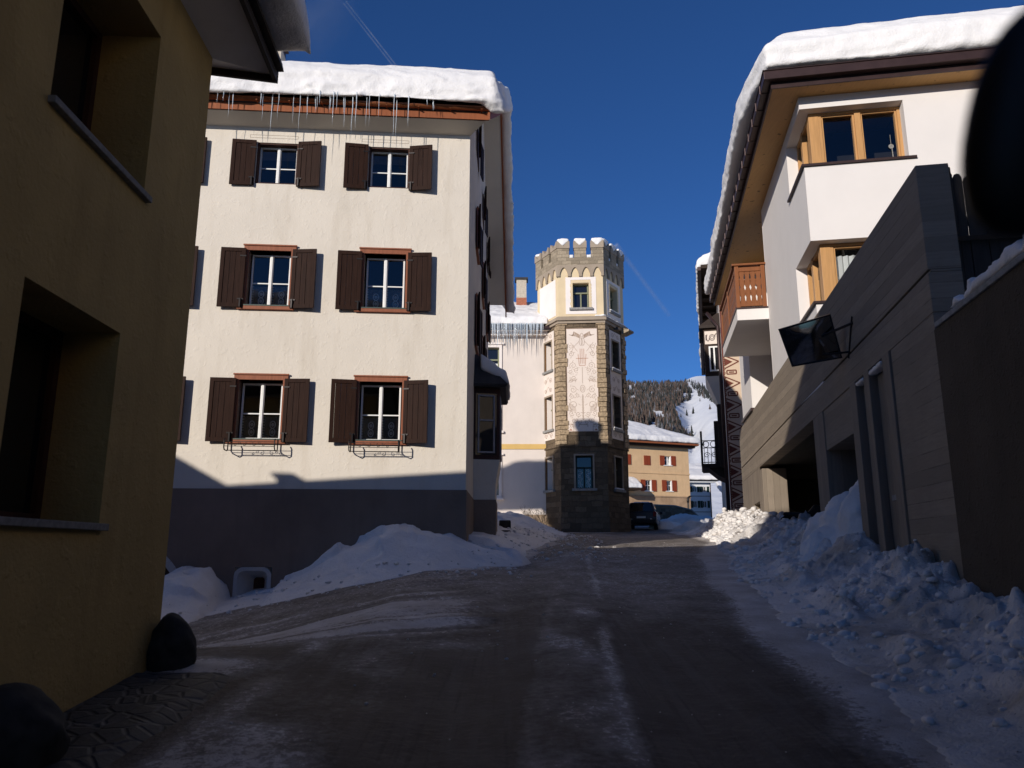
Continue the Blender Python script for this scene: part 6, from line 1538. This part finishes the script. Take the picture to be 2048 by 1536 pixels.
# ================================================================== banks of cleared snow
def bank(name, label, xs, ys, hf, mat, th=.01):
    def zf(X, Y):
        h = hf(X, Y); return ground_z(X, Y) - .06 + np.where(h > 0, h + .06, h)
    o = heightfield(name, xs, ys, zf, mat, keep=lambda X, Y, Z: hf(X, Y) > -.02)
    tag(o, label, 'snow bank', 'banks of cleared snow along the street', 'stuff'); return o
cfs = [-7.5, -5.9, -5.2, -4.85, -4.35, -4.12, -4.02, -3.40, -3.25, -3.1, -2.7, -2.1, -1.55, -.92, -.28, .3, .9, 1.6]
cft = [-.8, -.75, -.62, -.47, -.46, -.60, -.92, -.92, -.72, -.48, -.34, .0, .20, .30, .22, .04, .0, -.2]
def bankA(X, Y):
    rx, ry = CF.r; nx, ny = CF.n
    s_ = (X - CF.o[0]) * rx + (Y - CF.o[1]) * ry; d = (X - CF.o[0]) * nx + (Y - CF.o[1]) * ny
    top = np.interp(s_ + .06 * (fbm(X * 3, Y * 3, 2, 2) - .5), cfs, cft); e = np.interp(s_, [-7, -5, -3, -1.5, 0, .9, 1.6], [2.7, 2.5, 2.05, 1.85, 1.25, .7, .2]) + .35 * (fbm(X * .8, Y * .8, 3, 4) - .5)
    h0 = np.maximum(top - G(X, Y), .10)
    t = np.clip(d / e, -1, 1.2); prof = np.where(t < 0, 1, (1 - sstep(.12, 1.02, t)) ** 1.15)
    h = h0 * prof - .03
    lump = .26 * (fbm(X * 2.0, Y * 2.2, 4, 14) - .45) + .08 * np.abs(fbm(X * 5, Y * 5, 3, 15) - .5)
    slabs = .14 * sstep(.48, .53, fbm(X * 1.4 + Y, Y * 2.6, 2, 21))
    return h + (lump + slabs) * np.clip(h * 2.2, 0, 1) - np.where(d < -.4, 3, 0) - np.clip(s_ - 1.0, 0, 9) * .6
bank('snow_bank', 'smooth bank of cleared snow piled against the grey plinth of the cream house', np.linspace(-8, 1.6, 230), np.linspace(11.0, 14.9, 150), bankA, 'snow_clean')
def bankB(X, Y):
    w0 = -.85 + .03 * (Y - 14.2); e = np.interp(Y, [14, 16, 18, 21, 24, 30, 36, 40, 43], [0.95, 1.35, 1.7, 2.15, 2.4, 2.8, 3.0, 2.6, 3.4]) + .5 * (fbm(X * .7, Y * .4, 3, 7) - .5)
    t = (X - w0) / e
    h0 = np.interp(Y, [14.5, 15.2, 20, 24, 27.5, 29, 33, 38, 41, 43], [.16, .40, .34, .35, .5, .75, .9, .7, .35, .3])
    h = h0 * (1 - sstep(.05, 1.0, t)) - .03
    return h + .07 * clods(X * 3, Y * 3, 7, .4) * np.clip(h * 5, 0, 1) + (.12 * (fbm(X * 2.2, Y * 1.6, 4, 17) - .5) + .10 * np.abs(fbm(X * 4, Y * 4, 3, 18) - .5)) * np.clip(h * 4, 0, 1)
bank('snow_bank', 'narrow strip of snow along the street side of the cream house and up to the pale house', np.linspace(-5.5, 2.6, 130), np.linspace(14.3, 42.6, 260), bankB, 'snow_clean')
def bankC(X, Y):
    wx = 3.19 + .175 * Y; xr = XR(Y) + .25 + .3 * (fbm(X * .6, Y * .6, 3, 24) - .5) + .22 * (fbm(X * 2.2, Y * 2.6, 3, 66) - .5); t = np.clip((X - xr) / np.maximum(wx - xr, .3), -.3, 1.3)
    hw = np.interp(Y, [-2, 4, 6, 7, 8.2, 9.0, 9.8, 10.6, 11.5, 13, 16, 18, 19.5, 21, 22, 23.5, 25, 26.5, 29, 32, 36, 40], [.3, .35, .42, .30, .36, .42, .30, .34, .52, .48, .5, .5, .42, .45, .55, .62, .58, .5, .4, .35, .3, .2])
    pr = np.where(Y < 19, sstep(.0, 1.0, t) * .55 + .45 * sstep(.45, .95, t), sstep(-.05, .75, t))
    h = hw * pr + .05 * sstep(0, .06, t) - .05
    A = .19 + .13 * sstep(19, 21, Y) + .03 * np.exp(-((t - .8) / .25) ** 2)
    ch = np.abs(fbm(X * 1.5, Y * 1.4, 4, 31) - .5) * 2 + .7 * np.abs(fbm(X * 4.2, Y * 4.2, 3, 32) - .5)
    cr = .10 * sstep(.5, .56, fbm(X * 2.6, Y * 2.4, 3, 33)) + .05 * sstep(.52, .56, fbm(X * 7, Y * 7, 2, 34))
    kerb = .12 * np.exp(-((t - .42 - .16 * (fbm(Y * .8, Y * 0 + 3, 2, 40) - .5)) / .06) ** 2) * (1 - sstep(11, 14, Y)) * sstep(.42, .62, fbm(Y * .9, X * .5, 2, 41))
    rough = sstep(.44, .60, fbm(X * .8, Y * .7, 3, 44)) * (1 - .6 * sstep(6, 3, Y)) + sstep(19, 21, Y) + .6 * sstep(.7, .95, t)
    cl = (.14 * clods(X * 2.1, Y * 2.1, 1, .5) + .10 * clods(X * 4.6, Y * 4.6, 2, .6) + .045 * clods(X * 10, Y * 10, 3, .6)) * np.clip(rough, 0, 1.2)
    foot = -.07 * clods(X * 2.2 + 9, Y * 1.6, 4, .35) * (1 - np.clip(rough, 0, 1)) * sstep(.1, .3, t)
    return h + (A * (ch - .35) + cr * .7 + cl + foot) * np.clip(h * 3.5, 0, 1) + kerb - np.where(X > wx + .55, 3, 0) - np.where(t < -.02, .5, 0)
bank('snow_bank', 'lumpy trodden snow bank between the road and the concrete garage', np.linspace(1.4, 11.5, 300), np.concatenate([np.linspace(-2, 2, 30)[:-1], np.linspace(2, 14, 260)[:-1], np.linspace(14, 30, 240)[:-1], np.linspace(30, 40, 40)]), bankC, 'snow_dirty')
bank_c = bankC
# broken clods lying on the banks
def clod_field(name, n, pts, mat, seed):
    rnd = random.Random(seed); bm = bmesh.new(); bmesh.ops.create_icosphere(bm, subdivisions=2, radius=1.0)
    bv = np.array([v.co[:] for v in bm.verts]); bf = np.array([[v.index for v in f.verts] for f in bm.faces]); bm.free()
    V, Fc = [], []
    for k, (x, y, z, r) in enumerate(pts):
        a = rnd.uniform(0, 6.28); sc = np.array([rnd.uniform(.7, 1.4), rnd.uniform(.7, 1.3), rnd.uniform(.55, .95)]) * r
        q = bv * (1 + .95 * (fbm(bv[:, 0] * 1.4 + k * 3.1, bv[:, 1] * 1.4 + bv[:, 2] * 1.9 + k, 3, 5) - .5)[:, None])
        q = np.sign(q) * np.abs(q) ** rnd.uniform(.75, 1.0) * sc
        ca, sa = math.cos(a), math.sin(a); q = np.stack([q[:, 0] * ca - q[:, 1] * sa + x, q[:, 0] * sa + q[:, 1] * ca + y, q[:, 2] + z], -1)
        Fc.append(bf + len(V) * len(bv)); V.append(q)
    V = np.concatenate(V); Fc = np.concatenate(Fc)
    me = bpy.data.meshes.new(name); me.vertices.add(len(V)); me.vertices.foreach_set('co', V.reshape(-1).astype(np.float32)); me.loops.add(Fc.size); me.loops.foreach_set('vertex_index', Fc.reshape(-1).astype(np.int32))
    me.polygons.add(len(Fc)); me.polygons.foreach_set('loop_start', np.arange(0, Fc.size, 3).astype(np.int32)); me.update(calc_edges=True); me.materials.append(MATS[mat])
    o = bpy.data.objects.new(name, me); COL.objects.link(o); return o
rc = np.random.RandomState(12); pts_ = []
while len(pts_) < 2600:
    Y = np.array(rc.uniform(3.2, 27)); t = rc.rand()
    X = np.array(XR(Y) + .2 + t * (3.19 + .175 * Y - XR(Y) - .2)); h = float(bankC(X, Y))
    dens = .12 + .9 * float(sstep(.46, .6, fbm(X * .8, Y * .7, 3, 44))) + .8 * float(sstep(19, 21, Y)) + .5 * float(sstep(.75, .95, t))
    if h < -.03 or rc.rand() > dens: continue
    r = (.012 + .05 * rc.rand() ** 3) if Y < 17 else .02 + .075 * rc.rand() ** 2
    pts_.append((float(X), float(Y), float(ground_z(X, Y)) + h + r * (-.05 if Y < 17 else .2), r))
o = clod_field('snow_clods', len(pts_), pts_, 'snow_clean', 4); tag(o, 'crumbled clods of ploughed snow scattered over the bank beside the garage', 'snow clods', None, 'stuff')
pts_ = []
while len(pts_) < 700:
    Y = np.array(rc.uniform(12, 40)); X = np.array(rc.uniform(-6, 2.4)); hA, hB = float(bankA(X, Y)) if Y < 14.6 else -1, float(bankB(X, Y)) if Y > 14.3 else -1
    h = max(hA, hB)
    if h < -.04 or h > .30 or X < -.8 + .0 * Y and Y > 14.2: continue
    r = .012 + .035 * rc.rand() ** 3; pts_.append((float(X), float(Y), float(ground_z(X, Y)) + max(h, 0) + r * .15, r))
o = clod_field('snow_clods', len(pts_), pts_, 'snow_clean', 6); tag(o, 'small clods of snow along the foot of the bank by the cream house', 'snow clods', None, 'stuff')
pts_ = []
while len(pts_) < 500:
    Y = np.array(rc.uniform(3.0, 20)); X = np.array(rc.uniform(-5, 4))
    if X > XR(Y) + .3 or X < -2.1 and Y < 6.6 or X < -6 or float(bankA(X, Y)) > 0 and Y > 11 or X < -.8 and Y > 13: continue
    if rc.rand() > .15 + float(ground_snow(X, Y)): continue
    r = .004 + .009 * rc.rand() ** 3; pts_.append((float(X), float(Y), float(ground_z(X, Y)) + r * .3, r))
o = clod_field('road_grit', len(pts_), pts_, 'snow_dirty', 8); tag(o, 'crumbs of dirty snow and grit strewn over the road', 'grit', None, 'stuff')
def heap(name, label, blobs, mat, voxel, disp, sm=4):
    mb = MB()
    for (x, y, z, r, h, k) in blobs:
        n = 12; lv = [(-.2, 1.05), (.15, 1.0), (.4, .92), (.62, .78), (.82, .56), (.95, .28)]; i0 = len(mb.v)
        for (f, q) in lv: mb.v += [(x + r * q * math.cos(2 * math.pi * j / n), y + r * q * math.sin(2 * math.pi * j / n), z + h * f) for j in range(n)]
        mb.v += [(x, y, z + h), (x, y, z - h * .2)]
        for a in range(len(lv) - 1): mb.f += [(i0 + a * n + j, i0 + a * n + (j + 1) % n, i0 + (a + 1) * n + (j + 1) % n, i0 + (a + 1) * n + j) for j in range(n)]
        e = len(lv) * n; mb.f += [(i0 + e - n + j, i0 + e - n + (j + 1) % n, i0 + e) for j in range(n)] + [(i0 + (j + 1) % n, i0 + j, i0 + e + 1) for j in range(n)]
        mb.m += [0] * (len(mb.f) - len(mb.m))
    o = melt(mb, name, mat, None, voxel, sm, disp); tag(o, label, 'snow heap', 'heaps of shovelled snow', 'stuff'); return o
p = [CC.loc(s_, d, 0) for s_, d in ((-12.9, -.15), (-12.3, -.25), (-13.3, .15), (-12.6, .3), (-13.6, -.4))]
zb = float(G(p[0][0], p[0][1]))
heap('snow_heap', 'tall soiled heap of snow pushed into the concrete bay', [(p[0][0], p[0][1], zb - .2, .75, 1.5, .8), (p[1][0], p[1][1], zb - .2, .6, 1.72, .75), (p[2][0], p[2][1], zb - .2, .6, 1.2, .8), (p[3][0], p[3][1], zb - .2, .65, .95, .8), (p[4][0], p[4][1], zb - .2, .5, 1.15, .8)], 'snow_clean', .055, ((.5, .22), (.16, .09), (.06, .03)))
x, y = 4.02, 5.9; zb = float(G(x, y))
heap('snow_heap', 'hollowed lump of snow against the retaining wall at the right edge', [(x, y, zb - .2, .42, .75, .75), (x - .15, y - .75, zb - .2, .45, .78, .7), (x + .15, y - 1.2, zb - .2, .5, .72, .7), (x + .1, y + .4, zb - .2, .33, .55, .7)], 'snow_clean', .045, ((.45, .16), (.14, .06)))
for (x, y, r, h, lb) in ((10.6, 45.6, 1.0, .55, 'low grey heap of snow at the right side of the parked car'), (9.6, 49, .9, .55, 'low heap of snow just beyond the front of the parked car'), (11.6, 52, 1.6, .8, 'broad heap of snow in the gap between the car and the low stone wall'), (12.6, 57, 1.8, .9, 'rounded heap of snow against the low dark stone wall')):
    zb = float(G(x, y)); heap('snow_heap', lb, [(x, y, zb - .2, r, h + .2, .55), (x + r * .8, y + .3, zb - .2, r * .7, h * .8 + .2, .55), (x - r * .7, y + .2, zb - .2, r * .6, h * .6 + .2, .5)], 'snow_clean', .1, ((.6, .25), (.2, .08)))

# ================================================================== sky marks
m = bpy.data.materials.new('trail'); m.use_nodes = True; nt_ = m.node_tree; nt_.nodes.clear(); MATS['trail'] = m
o_ = N(nt_, 'ShaderNodeOutputMaterial'); df = N(nt_, 'ShaderNodeBsdfDiffuse'); df.inputs['Color'].default_value = (.85, .88, .92, 1); tr_ = N(nt_, 'ShaderNodeBsdfTransparent'); tl = N(nt_, 'ShaderNodeBsdfTranslucent'); tl.inputs['Color'].default_value = (.85, .88, .92, 1)
ad = N(nt_, 'ShaderNodeMixShader'); nt_.links.new(df.outputs[0], ad.inputs[1]); nt_.links.new(tl.outputs[0], ad.inputs[2]); mx = N(nt_, 'ShaderNodeMixShader')
nz = noise(nt_, coord(nt_), .004, 4); lw2 = N(nt_, 'ShaderNodeLayerWeight'); lw2.inputs['Blend'].default_value = .5
edge = math_(nt_, 'SUBTRACT', 1.0, lw2.outputs['Facing'])
nt_.links.new(math_(nt_, 'MULTIPLY', math_(nt_, 'MULTIPLY', ramp(nt_, nz, .35, .65, (.25, .25, .25), (.8, .8, .8)), math_(nt_, 'POWER', edge, 1.5)), .34), mx.inputs[0]); nt_.links.new(tr_.outputs[0], mx.inputs[1]); nt_.links.new(ad.outputs[0], mx.inputs[2]); nt_.links.new(mx.outputs[0], o_.inputs['Surface'])
def alt(u, v, H=9000.): D = ray(u, v); k = H / D[2]; return Vector([k * q for q in D])
for (a, b, w0, w1, lb) in (((690, 5), (1000, 400), 14, 45, 'thin white vapour trail rising left above the cream house roof'), ((1232, 490), (1420, 740), 60, 150, 'faint widening vapour trail right of the tower battlements')):
    P0, P1 = alt(*a), alt(*b); t = thing('vapour_trail', lb, 'vapour trail', tuple(P0), 'vapour trails in the blue sky')
    sd = (P1 - P0).cross(P0).normalized()
    for k in (-1, 1):
        mb = MB(); off = sd * k * 26; mb.tube([tuple(P0 + off + (P1 - P0) * q) for q in np.linspace(0, 1, 12)], [w0 * (1 - q) + w1 * q for q in np.linspace(0, 1, 12)], 10); mb.build('streak', 'trail', t, smooth=True)

# thin smoke drifting off the chimney of the cream house
m = bpy.data.materials.new('smoke'); m.use_nodes = True; nt_ = m.node_tree; nt_.nodes.clear(); MATS['smoke'] = m
o_ = N(nt_, 'ShaderNodeOutputMaterial'); pv = N(nt_, 'ShaderNodeVolumePrincipled'); pv.inputs['Color'].default_value = (.9, .9, .92, 1)
ob_ = coord(nt_, 'Generated'); sep_ = nt_.nodes.new('ShaderNodeVectorMath'); sep_.operation = 'DISTANCE'; nt_.links.new(ob_, sep_.inputs[0]); sep_.inputs[1].default_value = (.5, .5, .5)
fall = ramp(nt_, sep_.outputs['Value'], .12, .46, (1, 1, 1), (0, 0, 0)); nz = noise(nt_, coord(nt_), .9, 4, .6)
nt_.links.new(math_(nt_, 'MULTIPLY', math_(nt_, 'MULTIPLY', fall, ramp(nt_, nz, .38, .68)), .11), pv.inputs['Density']); nt_.links.new(pv.outputs[0], o_.inputs['Volume'])
bm = bmesh.new(); bmesh.ops.create_icosphere(bm, subdivisions=3, radius=1); me = bpy.data.meshes.new('chimney_smoke'); bm.to_mesh(me); bm.free(); me.materials.append(m)
o = bpy.data.objects.new('chimney_smoke', me); COL.objects.link(o); D = Vector(ray(640, 30)); o.location = D * (20.5 / D.y); o.scale = (1.35, 1.0, 2.1); o.rotation_euler = (0, .35, 0)
tag(o, 'faint pale smoke drifting up from the chimney of the cream house', 'smoke', None, 'stuff')

# ================================================================== houses behind the camera shade the street; the right-hand one is added to cut sky light
def back_house(name, label, x0, x1, y0, y1, z0, ze, zr, along='x', col='yellow'):
    t = thing(name, label, 'house', ((x0 + x1) / 2, y1, z0))
    mb = MB(); mb.column([(x0, y0), (x1, y0), (x1, y1), (x0, y1)], z0, ze); mb.build('wall', col, t)
    mb = MB(); o = .5
    if along == 'x': mb.column([(x0 - o, y0 - o), (x1 + o, y0 - o), (x1 + o, y1 + o), (x0 - o, y1 + o)], ze + .002, zr, top=[(x0 - o, (y0 + y1) / 2 - .1), (x1 + o, (y0 + y1) / 2 - .1), (x1 + o, (y0 + y1) / 2 + .1), (x0 - o, (y0 + y1) / 2 + .1)])
    else: mb.column([(x0 - o, y0 - o), (x1 + o, y0 - o), (x1 + o, y1 + o), (x0 - o, y1 + o)], ze + .002, zr, top=[((x0 + x1) / 2 - .1, y0 - o), ((x0 + x1) / 2 + .1, y0 - o), ((x0 + x1) / 2 + .1, y1 + o), ((x0 + x1) / 2 - .1, y1 + o)])
    mb.build('roof', 'roof_snow', t)
    F_ = Face(x1, y1, 0, 1) if False else Face(x1, y1, -1, 0)
    for k in range(3):
        for z in (z0 + 2.5, z0 + 5.3):
            mb = MB(); s_ = 1.2 + k * 2.2
            if s_ < (x1 - x0) - 1: mb.frame(F_, s_, s_ + .9, z, z + 1.2, .07, .003, .04); mb.box(F_, s_ + .07, s_ + .83, .003, .012, z + .07, z + 1.13); mb.build('window', 'frame_dark', t)
back_house('tall_house', 'tall plastered house behind the viewer on the left', -11.0, -3.2, -16, -5.2, -4, 10.9, 11.1, 'y', 'cement')
back_house('sky_block_house', 'unseen plastered house added behind the viewer on the right to cut sky light', 6.9, 15, -22, 5.5, -4, 9.0, 12.0, 'y', 'cement')  # added out of view to keep sky light off the street and yellow wall
back_house('side_street_house', 'house down the side street hidden by the yellow house', -26, -13.0, -6, 4.2, -5, 5.2, 7.4, 'y', 'white_wall')

# mirror housing of the car the picture was taken from, close to the lens
D = Vector(ray(2092, 232)); pc = D * .42
rm = thing('rear_view_mirror', 'black out-of-focus mirror housing cutting into the upper right corner', 'mirror', tuple(pc))
fwd = Vector((0, cP, sP)); rgt = Vector((1, 0, 0)); upv = rgt.cross(fwd)
bm = bmesh.new(); bmesh.ops.create_uvsphere(bm, u_segments=40, v_segments=24, radius=1)
for v in bm.verts:
    c = v.co.copy(); e = 2.4
    q = [math.copysign(abs(t) ** .85, t) for t in c]
    v.co = rgt * q[0] * .042 + upv * q[1] * .067 + fwd * q[2] * .018
    v.co = v.co + rgt * (upv.dot(v.co)) * .20
me = bpy.data.meshes.new('housing'); bm.to_mesh(me); bm.free(); me.materials.append(MATS['black_plastic']); me.polygons.foreach_set('use_smooth', [True] * len(me.polygons))
o = bpy.data.objects.new('housing', me); COL.objects.link(o); o.parent = rm
mb = MB(); mb.tube([tuple(pc), tuple(pc + upv * .05 + rgt * .02), tuple(pc + upv * .12 + rgt * .05 + fwd * .02)], [.012, .012, .016], 12); mb.build('stalk', 'black_plastic', rm, smooth=True)
